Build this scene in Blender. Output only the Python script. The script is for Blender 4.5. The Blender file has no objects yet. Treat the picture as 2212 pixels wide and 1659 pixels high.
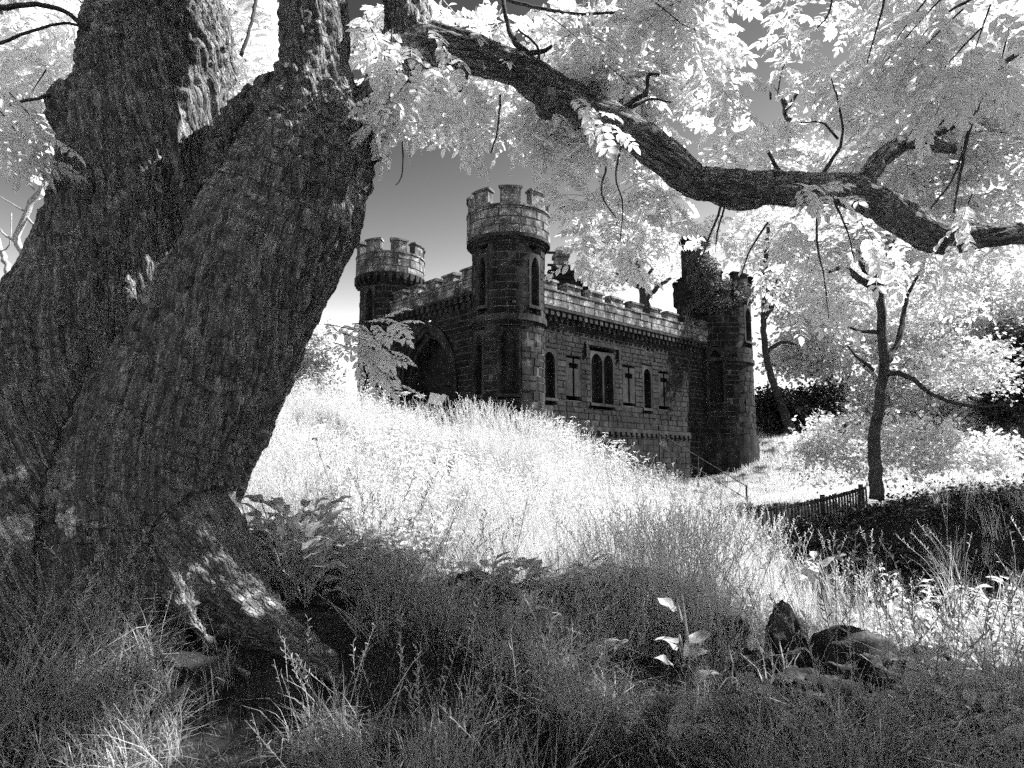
import bpy, math, random
import numpy as np
from mathutils import Vector, Matrix, Quaternion

random.seed(7)
RNG = np.random.default_rng(11)
R = math.radians
SC = bpy.context.scene
COL = SC.collection

# ------------------------------------------------------------------ camera, sky, sun, exposure
EYE = Vector((0.0, 0.0, 1.6))
PITCH = R(7.1)
F = 1462.0                         # focal length in pixels of a 2212 x 1659 view
cam_data = bpy.data.cameras.new('camera')
cam_data.sensor_width = 36.0
cam_data.lens = 36.0 * F / 2212.0
cam_data.clip_start = 0.05
cam_data.clip_end = 2000.0
cam = bpy.data.objects.new('camera', cam_data)
COL.objects.link(cam)
cam.location = EYE
cam.rotation_euler = (R(90) + PITCH, 0, 0)
SC.camera = cam

SUN_AZ, SUN_EL = R(15), R(50)      # azimuth from +X towards +Y: from the right, a little behind the castle
SUN_DIR = Vector((math.cos(SUN_EL) * math.cos(SUN_AZ), math.cos(SUN_EL) * math.sin(SUN_AZ), math.sin(SUN_EL)))
world = bpy.data.worlds.new('World')
SC.world = world
world.use_nodes = True
wn, wl = world.node_tree.nodes, world.node_tree.links
wn.clear()
sky = wn.new('ShaderNodeTexSky')
sky.sky_type = 'NISHITA'
sky.sun_disc = False
sky.sun_elevation = SUN_EL
sky.sun_rotation = R(90) - SUN_AZ
sky.air_density = 1.0
sky.dust_density = 0.0
sky.ozone_density = 1.0
sep = wn.new('ShaderNodeSeparateColor')         # black-and-white infrared film: only the red end of the sky counts
pw = wn.new('ShaderNodeMath'); pw.operation = 'POWER'; pw.inputs[1].default_value = 3.5
ml = wn.new('ShaderNodeMath'); ml.operation = 'MULTIPLY'; ml.inputs[1].default_value = 0.18
bg = wn.new('ShaderNodeBackground'); bg.inputs['Strength'].default_value = 0.1
wo = wn.new('ShaderNodeOutputWorld')
mn = wn.new('ShaderNodeMath'); mn.operation = 'MINIMUM'; mn.inputs[1].default_value = 5.0      # the film's white end
wl.new(sky.outputs[0], sep.inputs[0]); wl.new(sep.outputs[0], pw.inputs[0]); wl.new(pw.outputs[0], ml.inputs[0])
wl.new(ml.outputs[0], mn.inputs[0]); wl.new(mn.outputs[0], bg.inputs['Color']); wl.new(bg.outputs[0], wo.inputs[0])

sun_data = bpy.data.lights.new('sun', 'SUN')
sun_data.energy = 5.0
sun_data.angle = R(0.6)
sun_data.color = (1.0, 1.0, 1.0)
sun = bpy.data.objects.new('sun', sun_data)
COL.objects.link(sun)
sun.rotation_euler = SUN_DIR.to_track_quat('Z', 'Y').to_euler()
sun.location = (20, 10, 30)

SC.view_settings.view_transform = 'Standard'
SC.view_settings.look = 'None'
SC.view_settings.exposure = 1.47
SC.view_settings.gamma = 1.0
SC.view_settings.use_curve_mapping = False
SC.cycles.use_denoising = False
SC.cycles.max_bounces = 5
SC.cycles.diffuse_bounces = 4
SC.cycles.glossy_bounces = 1
SC.cycles.transmission_bounces = 3
SC.cycles.use_adaptive_sampling = True
SC.cycles.adaptive_threshold = 0.045
SC.cycles.adaptive_min_samples = 16
SC.cycles.transparent_max_bounces = 4
SC.cycles.caustics_reflective = False
SC.cycles.caustics_refractive = False

# ------------------------------------------------------------------ helpers
CP, SP = math.cos(PITCH), math.sin(PITCH)
def at(u, v, Y):
    """point at horizontal depth Y seen at (u, v) of the 2212 x 1659 view"""
    xs, ys = (u - 1106.0) / F, (829.5 - v) / F
    ry = CP - ys * SP
    k = Y / ry
    return Vector((xs * k, Y, EYE.z + (SP + ys * CP) * k))
def zat(v, Y): return at(1106, v, Y).z
def proj(p):
    x, y, z = p[0], p[1], p[2] - EYE.z
    d = y * CP + z * SP
    h = -y * SP + z * CP
    if d < 0.05: return (-9999, -9999)
    return (1106 + F * x / d, 829.5 - F * h / d)
def px(n, Y): return n / F * Y

def tag(o, label=None, cat=None, group=None, kind=None):
    if label: o['label'] = label
    if cat: o['category'] = cat
    if group: o['group'] = group
    if kind: o['kind'] = kind
    return o
def empty(name, loc, label=None, cat=None, group=None):
    o = bpy.data.objects.new(name, None)
    o.empty_display_size = 0.2
    COL.objects.link(o)
    o.location = loc
    return tag(o, label, cat, group)
def root_offset(parent):
    off = Vector((0, 0, 0))
    while parent is not None:
        off += Vector(parent.location); parent = parent.parent
    return off
def link_mesh(name, verts, faces, mat, parent=None, smooth=False, world=True):
    v = np.asarray(verts, dtype=np.float64).reshape(-1, 3)
    if parent is not None and world:
        v = v - np.array(root_offset(parent))
    me = bpy.data.meshes.new(name)
    me.from_pydata(v.tolist(), [], faces)
    me.update()
    if mat: me.materials.append(mat)
    if smooth: me.polygons.foreach_set('use_smooth', [True] * len(me.polygons))
    o = bpy.data.objects.new(name, me)
    COL.objects.link(o)
    o.parent = parent
    return o
def inst(name, me, parent, loc, quat=None, scale=1.0):
    """an object of its own that shares its mesh; loc in world coordinates"""
    o = bpy.data.objects.new(name, me)
    COL.objects.link(o)
    o.parent = parent
    o.location = Vector(loc) - root_offset(parent)
    if quat is not None:
        o.rotation_mode = 'QUATERNION'; o.rotation_quaternion = quat
    o.scale = (scale, scale, scale) if not hasattr(scale, '__len__') else scale
    return o

class MB:
    def __init__(s): s.v, s.f = [], []
    def add(s, verts, faces):
        n = len(s.v)
        s.v.extend([tuple(p) for p in verts])
        s.f.extend([tuple(i + n for i in f) for f in faces])
    def box(s, c, size, M=None):
        x, y, z = size[0] / 2, size[1] / 2, size[2] / 2
        vs = [Vector((sx * x, sy * y, sz * z)) for sz in (-1, 1) for sy in (-1, 1) for sx in (-1, 1)]
        if M is not None: vs = [M @ p for p in vs]
        c = Vector(c)
        s.add([p + c for p in vs], [(0, 2, 3, 1), (4, 5, 7, 6), (0, 1, 5, 4), (2, 6, 7, 3), (0, 4, 6, 2), (1, 3, 7, 5)])
    def tube(s, pts, rad, n=8, cap=True):
        pts = [Vector(p) for p in pts]
        fr = frames(pts)
        rings = []
        for p, r, (t, a, b) in zip(pts, rad, fr):
            rings.append([p + (a * math.cos(2 * math.pi * k / n) + b * math.sin(2 * math.pi * k / n)) * r for k in range(n)])
        vs = [q for ring in rings for q in ring]
        fs = []
        for i in range(len(pts) - 1):
            for k in range(n):
                k2 = (k + 1) % n
                fs.append((i * n + k, i * n + k2, (i + 1) * n + k2, (i + 1) * n + k))
        if cap:
            fs.append(tuple(range(n - 1, -1, -1)))
            fs.append(tuple((len(pts) - 1) * n + k for k in range(n)))
        s.add(vs, fs)
    def build(s, name, mat, parent=None, smooth=False):
        return link_mesh(name, s.v, s.f, mat, parent, smooth)
    def mesh(s, name, mat):
        me = bpy.data.meshes.new(name)
        me.from_pydata([tuple(p) for p in s.v], [], s.f); me.update()
        if mat: me.materials.append(mat)
        return me

def frames(pts):
    out = []
    prev = None
    for i, p in enumerate(pts):
        if i == 0: t = pts[1] - pts[0]
        elif i == len(pts) - 1: t = pts[-1] - pts[-2]
        else: t = pts[i + 1] - pts[i - 1]
        t = t.normalized() if t.length > 1e-9 else Vector((0, 0, 1))
        if prev is None:
            ref = Vector((1, 0, 0)) if abs(t.x) < 0.8 else Vector((0, 1, 0))
            a = (ref - t * ref.dot(t)).normalized()
        else:
            a = (prev - t * prev.dot(t)).normalized()
        prev = a
        out.append((t, a, t.cross(a)))
    return out
def smooth_path(pts, rad, step):
    """Catmull-Rom through the points, resampled about every `step` metres"""
    P = [Vector(p) for p in pts]
    P = [P[0] * 2 - P[1]] + P + [P[-1] * 2 - P[-2]]
    rr = [rad[0]] + list(rad) + [rad[-1]]
    op, orr = [], []
    for i in range(1, len(P) - 2):
        n = max(2, int((P[i + 1] - P[i]).length / step))
        for k in range(n):
            t = k / n
            a, b, c, d = P[i - 1], P[i], P[i + 1], P[i + 2]
            op.append(0.5 * ((2 * b) + (c - a) * t + (2 * a - 5 * b + 4 * c - d) * t * t + (3 * b - a - 3 * c + d) * t ** 3))
            orr.append(rr[i] * (1 - t) + rr[i + 1] * t)
    op.append(P[-2]); orr.append(rr[-2])
    return op, orr

# vectorised value noise
def _hash(ix, iy, iz):
    h = (ix * 374761393 + iy * 668265263 + iz * 2147483647 + 1013904223) & 0xFFFFFFFF
    h = ((h ^ (h >> 13)) * 1274126177) & 0xFFFFFFFF
    h = ((h ^ (h >> 16)) * 2246822519) & 0xFFFFFFFF
    return ((h ^ (h >> 15)) & 0xFFFFFF) / float(0xFFFFFF)
def vnoise(p):
    p = np.asarray(p, dtype=np.float64)
    i = np.floor(p).astype(np.int64)
    f = p - i
    f = f * f * (3 - 2 * f)
    x, y, z = i[:, 0], i[:, 1], i[:, 2]
    fx, fy, fz = f[:, 0], f[:, 1], f[:, 2]
    def L(a, b, t): return a + (b - a) * t
    c = [[[_hash(x + a, y + b, z + d) for d in (0, 1)] for b in (0, 1)] for a in (0, 1)]
    return L(L(L(c[0][0][0], c[1][0][0], fx), L(c[0][1][0], c[1][1][0], fx), fy),
             L(L(c[0][0][1], c[1][0][1], fx), L(c[0][1][1], c[1][1][1], fx), fy), fz) * 2 - 1
def fbm(p, n=4):
    s, a = 0, 1.0
    p = np.asarray(p, dtype=np.float64)
    for k in range(n):
        s = s + a * vnoise(p + 17.3 * k); p = p * 2.03; a *= 0.5
    return s

# ------------------------------------------------------------------ materials (all grey: the film is black and white)
def g(v): return (v, v, v, 1.0)
def new_mat(name):
    m = bpy.data.materials.new(name); m.use_nodes = True
    nt = m.node_tree; nt.nodes.clear()
    out = nt.nodes.new('ShaderNodeOutputMaterial')
    return m, nt, nt.nodes, nt.links, out
def ramp(nodes, stops, interp='LINEAR'):
    r = nodes.new('ShaderNodeValToRGB')
    r.color_ramp.interpolation = interp
    e = r.color_ramp.elements
    e[0].position, e[0].color = stops[0][0], g(stops[0][1])
    e[1].position, e[1].color = stops[-1][0], g(stops[-1][1])
    for p, v in stops[1:-1]:
        k = e.new(p); k.color = g(v)
    return r
def noise_tex(nodes, links, vec, scale, detail=4, rough=0.6, dist=0.0):
    n = nodes.new('ShaderNodeTexNoise')
    n.inputs['Scale'].default_value = scale; n.inputs['Detail'].default_value = detail
    n.inputs['Roughness'].default_value = rough; n.inputs['Distortion'].default_value = dist
    if vec is not None: links.new(vec, n.inputs['Vector'])
    return n
def leaf_mat(name, lo, hi, trans=0.45, rough=0.5):
    m, nt, N, L, out = new_mat(name)
    oi = N.new('ShaderNodeObjectInfo')
    geo = N.new('ShaderNodeNewGeometry')
    nz = noise_tex(N, L, geo.outputs['Position'], 6.0, 3)
    add = N.new('ShaderNodeMath'); add.operation = 'ADD'
    L.new(oi.outputs['Random'], add.inputs[0]); L.new(nz.outputs['Fac'], add.inputs[1])
    mr = N.new('ShaderNodeMapRange')
    mr.inputs['From Min'].default_value = 0.2; mr.inputs['From Max'].default_value = 1.6
    mr.inputs['To Min'].default_value = lo; mr.inputs['To Max'].default_value = hi
    L.new(add.outputs[0], mr.inputs['Value'])
    p = N.new('ShaderNodeBsdfPrincipled'); p.inputs['Roughness'].default_value = rough
    p.inputs['Specular IOR Level'].default_value = 0.25
    t = N.new('ShaderNodeBsdfTranslucent')
    L.new(mr.outputs[0], p.inputs['Base Color']); L.new(mr.outputs[0], t.inputs['Color'])
    mx = N.new('ShaderNodeMixShader'); mx.inputs[0].default_value = trans
    L.new(p.outputs[0], mx.inputs[1]); L.new(t.outputs[0], mx.inputs[2]); L.new(mx.outputs[0], out.inputs[0])
    return m
def bark_mat(name, stops, crack=26.0, bump=1.0, lichen=(1.6, .60, .68, .42), pale_patches=()):
    m, nt, N, L, out = new_mat(name)
    a = N.new('ShaderNodeAttribute'); a.attribute_name = 'bark'; vec = a.outputs['Vector']
    pos = N.new('ShaderNodeNewGeometry').outputs['Position']
    warp = noise_tex(N, L, vec, 9.0, 4, 0.6)
    wv = N.new('ShaderNodeVectorMath'); wv.operation = 'MULTIPLY_ADD'; wv.inputs[1].default_value = (.05, .05, .05)
    L.new(warp.outputs['Color'], wv.inputs[0]); L.new(vec, wv.inputs[2])
    vo = N.new('ShaderNodeTexVoronoi'); vo.feature = 'DISTANCE_TO_EDGE'; vo.inputs['Scale'].default_value = crack
    L.new(wv.outputs[0], vo.inputs['Vector'])
    v2 = N.new('ShaderNodeTexVoronoi'); v2.feature = 'DISTANCE_TO_EDGE'; v2.inputs['Scale'].default_value = 34.0
    L.new(pos, v2.inputs['Vector'])
    c1 = N.new('ShaderNodeMapRange'); c1.inputs['From Max'].default_value = .22; L.new(vo.outputs['Distance'], c1.inputs['Value'])
    c2 = N.new('ShaderNodeMapRange'); c2.inputs['From Max'].default_value = .12; c2.inputs['To Min'].default_value = .6; L.new(v2.outputs['Distance'], c2.inputs['Value'])
    fine = noise_tex(N, L, vec, 70.0, 6, .7)
    h = N.new('ShaderNodeMath'); h.operation = 'MULTIPLY'; L.new(c1.outputs[0], h.inputs[0]); L.new(c2.outputs[0], h.inputs[1])
    h2 = N.new('ShaderNodeMath'); h2.operation = 'MULTIPLY_ADD'; h2.inputs[1].default_value = .35; L.new(fine.outputs['Fac'], h2.inputs[0]); L.new(h.outputs[0], h2.inputs[2])
    nz = noise_tex(N, L, vec, 34.0, 8, .75); rp = ramp(N, stops); L.new(nz.outputs['Fac'], rp.inputs[0])
    n1 = noise_tex(N, L, pos, lichen[0], 7, .72, .3)
    r2 = ramp(N, [(lichen[1], 0.0), (lichen[2], 1.0)]); L.new(n1.outputs['Fac'], r2.inputs[0])
    fac = r2.outputs[0]
    nb = noise_tex(N, L, pos, 7.0, 8, .75)
    for (cx, cz, rad) in pale_patches:  # irregular pale patches around fixed points on the stem
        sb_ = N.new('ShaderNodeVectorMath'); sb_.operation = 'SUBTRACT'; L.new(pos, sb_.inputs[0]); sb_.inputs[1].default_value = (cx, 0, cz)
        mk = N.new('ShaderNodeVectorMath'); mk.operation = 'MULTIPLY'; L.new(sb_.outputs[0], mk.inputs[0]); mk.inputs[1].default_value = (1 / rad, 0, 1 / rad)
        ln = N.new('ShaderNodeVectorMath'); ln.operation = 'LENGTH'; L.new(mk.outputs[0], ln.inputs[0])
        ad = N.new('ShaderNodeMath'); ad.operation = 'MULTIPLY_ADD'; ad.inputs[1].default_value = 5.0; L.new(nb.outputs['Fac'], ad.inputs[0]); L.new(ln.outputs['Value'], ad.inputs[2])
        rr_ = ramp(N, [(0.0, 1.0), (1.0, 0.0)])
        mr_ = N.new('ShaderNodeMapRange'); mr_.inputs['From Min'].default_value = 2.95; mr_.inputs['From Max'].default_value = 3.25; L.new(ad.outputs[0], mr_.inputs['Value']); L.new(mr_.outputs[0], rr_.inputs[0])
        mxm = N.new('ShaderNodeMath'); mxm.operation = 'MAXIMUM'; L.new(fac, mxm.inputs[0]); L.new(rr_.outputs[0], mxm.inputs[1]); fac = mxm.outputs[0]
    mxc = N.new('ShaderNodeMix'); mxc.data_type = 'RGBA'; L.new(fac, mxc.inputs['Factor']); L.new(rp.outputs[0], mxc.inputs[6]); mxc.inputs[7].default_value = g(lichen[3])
    vc = N.new('ShaderNodeTexVoronoi'); vc.inputs['Scale'].default_value = crack; L.new(wv.outputs[0], vc.inputs['Vector'])    # each plate of bark has its own tone
    sc_ = N.new('ShaderNodeSeparateColor'); L.new(vc.outputs['Color'], sc_.inputs[0])
    tone = N.new('ShaderNodeMapRange'); tone.inputs['To Min'].default_value = .55; tone.inputs['To Max'].default_value = 1.35; L.new(sc_.outputs[0], tone.inputs['Value'])
    ml_ = N.new('ShaderNodeVectorMath'); ml_.operation = 'SCALE'; L.new(mxc.outputs[2], ml_.inputs[0]); L.new(tone.outputs[0], ml_.inputs['Scale'])
    p = N.new('ShaderNodeBsdfPrincipled'); p.inputs['Roughness'].default_value = .95; p.inputs['Specular IOR Level'].default_value = .15
    b = N.new('ShaderNodeBump'); b.inputs['Strength'].default_value = bump; b.inputs['Distance'].default_value = .035
    L.new(h2.outputs[0], b.inputs['Height']); L.new(b.outputs[0], p.inputs['Normal']); L.new(ml_.outputs[0], p.inputs['Base Color']); L.new(p.outputs[0], out.inputs[0])
    return m
def rough_mat(name, stops, scale=6.0, bump=0.3, bscale=40.0, rough=0.9, coord='obj', spots=None, random_amt=0.0, streaks=0.0):
    m, nt, N, L, out = new_mat(name)
    if coord == 'pos':
        vec = N.new('ShaderNodeNewGeometry').outputs['Position']
    elif coord == 'attr':
        a = N.new('ShaderNodeAttribute'); a.attribute_name = 'bark'; vec = a.outputs['Vector']
    else:
        vec = N.new('ShaderNodeTexCoord').outputs['Object']
    nz = noise_tex(N, L, vec, scale, 6, 0.65)
    rp = ramp(N, stops); L.new(nz.outputs['Fac'], rp.inputs[0])
    col = rp.outputs[0]
    if random_amt:
        oi = N.new('ShaderNodeObjectInfo')
        mr = N.new('ShaderNodeMapRange'); mr.inputs['To Min'].default_value = 1 - random_amt; mr.inputs['To Max'].default_value = 1 + random_amt
        L.new(oi.outputs['Random'], mr.inputs['Value'])
        mm = N.new('ShaderNodeVectorMath'); mm.operation = 'SCALE'
        L.new(col, mm.inputs[0]); L.new(mr.outputs[0], mm.inputs['Scale']); col = mm.outputs[0]
    if streaks:    # rain stains running down the face
        mp = N.new('ShaderNodeMapping'); mp.inputs['Scale'].default_value = (3.2, 3.2, .28); L.new(vec, mp.inputs['Vector'])
        sn = noise_tex(N, L, mp.outputs[0], 1.0, 5, .65); sr = ramp(N, [(0.36, 1 - streaks), (0.6, 1.15)]); L.new(sn.outputs['Fac'], sr.inputs[0])
        sm = N.new('ShaderNodeVectorMath'); sm.operation = 'MULTIPLY'; L.new(col, sm.inputs[0]); L.new(sr.outputs[0], sm.inputs[1]); col = sm.outputs[0]
    if spots:      # (scale, threshold lo, hi, value, fine scale): lichen patches with a shape of their own
        sc, lo, hi, val, fine = spots
        n1 = noise_tex(N, L, vec, sc, 5, 0.7, 0.4)
        n2 = N.new('ShaderNodeTexVoronoi'); n2.inputs['Scale'].default_value = fine; L.new(vec, n2.inputs['Vector'])
        s1 = N.new('ShaderNodeMath'); s1.operation = 'MULTIPLY_ADD'; s1.inputs[1].default_value = -0.25
        L.new(n2.outputs['Distance'], s1.inputs[0]); L.new(n1.outputs['Fac'], s1.inputs[2])
        r2 = ramp(N, [(lo, 0.0), (hi, 1.0)]); L.new(s1.outputs[0], r2.inputs[0])
        mxc = N.new('ShaderNodeMix'); mxc.data_type = 'RGBA'
        L.new(r2.outputs[0], mxc.inputs['Factor']); L.new(col, mxc.inputs[6]); mxc.inputs[7].default_value = g(val)
        col = mxc.outputs[2]
    p = N.new('ShaderNodeBsdfPrincipled'); p.inputs['Roughness'].default_value = rough
    p.inputs['Specular IOR Level'].default_value = 0.2
    L.new(col, p.inputs['Base Color'])
    if bump:
        b = N.new('ShaderNodeBump'); b.inputs['Strength'].default_value = bump; b.inputs['Distance'].default_value = 0.03
        nb = noise_tex(N, L, vec, bscale, 8, 0.7)
        L.new(nb.outputs['Fac'], b.inputs['Height']); L.new(b.outputs[0], p.inputs['Normal'])
    L.new(p.outputs[0], out.inputs[0])
    return m

M = {}
M['leaf'] = leaf_mat('ash leaf', 0.78, 0.95, 0.56)
M['leaf2'] = leaf_mat('broad leaf', 0.72, 0.92, 0.5)
M['evergreen'] = leaf_mat('evergreen and shade-dark leaf', 0.025, 0.09, 0.15)  # near-black: real evergreens, and shade put into undergrowth and shrub leaves
M['ivy'] = leaf_mat('ivy leaf', 0.06, 0.2, 0.25)
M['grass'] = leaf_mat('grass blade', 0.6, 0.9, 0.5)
M['shade_toned_grass'] = leaf_mat('grass blade toned for shade', 0.2, 0.55, 0.4)  # darker copy of the grass: foreground shade put into the colour
M['nettle'] = leaf_mat('nettle leaf', 0.6, 0.88, 0.45)
M['dock'] = leaf_mat('dock leaf', 0.35, 0.66, 0.4)
M['flower'] = leaf_mat('umbel', 0.8, 0.9, 0.4)
M['bark'] = bark_mat('ash bark', [(0.3, 0.05), (0.5, 0.22), (0.72, 0.5)], 26.0, 1.0, (1.6, .60, .68, .75), [(at(u, v, 4.95).x, at(u, v, 4.95).z, r) for u, v, r in ((62, 1040, .17), (20, 1120, .16), (105, 1135, .15), (215, 1125, .12))])  # last argument: pale patches at set spots low on the trunk
M['twig'] = rough_mat('twig bark', [(0.3, 0.03), (0.7, 0.09)], 10, 0.2, 80)
M['trunk2'] = rough_mat('young bark', [(0.3, 0.03), (0.7, 0.10)], 6, 0.5, 30, 0.9, 'pos')
M['pale_bark'] = rough_mat('mossy pale bark', [(0.3, 0.25), (0.7, 0.6)], 9, 0.6, 40, 0.9, 'pos')
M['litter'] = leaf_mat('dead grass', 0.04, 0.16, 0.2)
M['soil'] = rough_mat('soil and litter', [(0.3, 0.01), (0.55, 0.03), (0.8, 0.08)], 3, 0.6, 20, 0.95, 'pos')
M['mortar'] = rough_mat('lime mortar', [(0.3, 0.02), (0.7, 0.15)], 3, 0.4, 40, 0.95, 'pos')
M['stone'] = rough_mat('weathered sandstone', [(0.28, 0.009), (0.5, 0.027), (0.75, 0.08)], 1.9, 0.6, 22, 0.9, 'pos', (2.4, 0.58, 0.68, 0.24, 18.0), 0.3, .65)
M['lichen'] = rough_mat('lichened sandstone', [(0.3, 0.04), (0.45, 0.12), (0.65, 0.28)], 2.6, 0.6, 22, 0.9, 'pos', (2.6, 0.44, 0.52, 0.46, 12.0), 0.3, .55)
M['dressed'] = rough_mat('dressed sandstone', [(0.3, 0.015), (0.7, 0.075)], 2.0, 0.4, 30, 0.9, 'pos', (3.0, 0.57, 0.65, 0.26, 16.0), 0.3, .6)
M['dark'] = rough_mat('dark opening fill', [(0.3, 0.01), (0.7, 0.035)], 4, 0.3, 20, 0.8, 'pos')
M['boulder'] = rough_mat('mossy boulder', [(0.3, 0.01), (0.5, 0.035), (0.72, 0.12)], 7, 0.7, 20, 0.9, 'pos')
M['wood'] = rough_mat('old fence wood', [(0.3, 0.03), (0.7, 0.09)], 8, 0.4, 40, 0.9, 'pos')
M['white'] = rough_mat('white board', [(0.3, 0.6), (0.7, 0.75)], 6, 0.1, 30, 0.6, 'pos')
M['metal'] = rough_mat('grey rail', [(0.3, 0.25), (0.7, 0.45)], 9, 0.1, 30, 0.5, 'pos')

# ------------------------------------------------------------------ ground
def G(u, v, Y, h=0.0):
    p = at(u, v, Y); return (p.x, p.y, p.z - h)
CTRL = [(-5, 1.5, 0.35), (0, 1.0, 0.0), (4, 1, -0.1), (0, 3.6, 0.0), (2, 3.8, -0.12), (-2.0, 3.8, 0.12), (4, 4.5, -0.35),
        G(250, 1390, 4.6), G(430, 1375, 4.6), G(700, 1440, 4.2), (-3.5, 6.5, 0.75), (-1.6, 6.5, 0.45), (-6, 5, 0.6),
        G(1700, 1500, 5.5), G(2000, 1350, 9.0, .15), G(1100, 1300, 6.5, .25), G(1000, 1100, 10, .45), G(1000, 880, 16, 1.0), G(1130, 908, 15.5, 1.05), G(1210, 950, 15.2, .9),
        G(700, 812, 16, .85), G(850, 850, 16, .85), G(850, 1000, 12.5, .6), G(640, 1050, 10, .5), G(1290, 1005, 15, .85), G(1370, 1045, 14, .75), G(1450, 1100, 13, .6), G(1600, 1210, 10, .4), G(1300, 1200, 8.5, .35),
        G(1900, 1480, 6.0, .2), G(2200, 1480, 6.0, .2),
        (-3.2, 24, 2.1), (-5, 20, 2.2), (-10, 26, 2.6), (-1.5, 20.5, 1.7), (1.6, 21, 0.9), (4, 24, 0.5), (7, 27, .3),
        G(1450, 1060, 28.5), G(1560, 1025, 31.6), G(1400, 1090, 24, .2), G(1700, 955, 36), G(1700, 1050, 25), G(1800, 1085, 18),
        G(1620, 1160, 13, .1), G(1860, 1135, 16, .1), G(1750, 1200, 12), G(2000, 1062, 14), G(2200, 1065, 14), G(2000, 1150, 12.2), G(2200, 1150, 12.0),
        G(2000, 1280, 10), G(2200, 1290, 9.5), G(2150, 1000, 25), G(2150, 950, 45), G(1900, 960, 40),
        (-10, 10, 1.5), (-16, 20, 3), (-25, 40, 5), (0, 45, 3.5), (-12, 50, 4.5), (20, 60, 5.5), (45, 40, 3.5), (45, 70, 6), (60, 10, 1), (30, 5, 0), (-30, 0, 1), (0, -15, 0),
        (-60, 60, 8), (0, 90, 8), (60, 90, 9), (-50, -30, 2), (50, -30, 1), (0, -40, 1)]
CTRL = np.array(CTRL, dtype=float)
def _tps(r2): return 0.5 * r2 * np.log(r2 + 1e-9)
_n = len(CTRL)
_d2 = ((CTRL[:, None, :2] - CTRL[None, :, :2]) ** 2).sum(-1)
_A = np.zeros((_n + 3, _n + 3)); _A[:_n, :_n] = _tps(_d2) + np.eye(_n) * 0.6
_A[:_n, _n] = 1; _A[:_n, _n + 1:] = CTRL[:, :2]; _A[_n, :_n] = 1; _A[_n + 1:, :_n] = CTRL[:, :2].T
_W = np.linalg.solve(_A, np.concatenate([CTRL[:, 2], np.zeros(3)]))
def gzs(xy):
    xy = np.asarray(xy, dtype=float).reshape(-1, 2)
    q = np.clip(xy, [-70, -45], [75, 100])
    out = np.empty(len(q))
    for i in range(0, len(q), 20000):
        c = q[i:i + 20000]
        d2 = ((c[:, None, :] - CTRL[None, :, :2]) ** 2).sum(-1)
        out[i:i + 20000] = _tps(d2) @ _W[:_n] + _W[_n] + c @ _W[_n + 1:]
    p3 = np.column_stack([xy, np.zeros(len(xy))])
    return out + 0.05 * vnoise(p3 * 1.3) + 0.03 * vnoise(p3 * 3.7 + 5)
def gz(x, y): return float(gzs([[x, y]])[0])

def build_ground():
    def axis(lo, hi, near_lo, near_hi, fine):
        a = list(np.arange(near_lo, near_hi, fine))
        s, x = fine, near_hi
        while x < hi: a.append(x); s *= 1.12; x += s
        a.append(hi)
        s, x = fine, near_lo
        while True:
            s *= 1.12; x -= s
            if x < lo: break
            a.insert(0, x)
        a.insert(0, lo)
        return np.array(a)
    xs = axis(-400, 400, -9, 20, 0.14); ys = axis(-200, 600, 1.0, 30, 0.14)
    X, Y = np.meshgrid(xs, ys)
    Z = gzs(np.column_stack([X.ravel(), Y.ravel()]))
    v = np.column_stack([X.ravel(), Y.ravel(), Z])
    nx, ny = len(xs), len(ys)
    i = np.arange(nx * ny).reshape(ny, nx)
    f = np.stack([i[:-1, :-1], i[:-1, 1:], i[1:, 1:], i[1:, :-1]], -1).reshape(-1, 4)
    o = link_mesh('ground', v, f.tolist(), M['soil'], None, True)
    tag(o, 'dark earth rising in a grassy slope towards the castle', None, None, 'structure')
build_ground()

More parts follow.
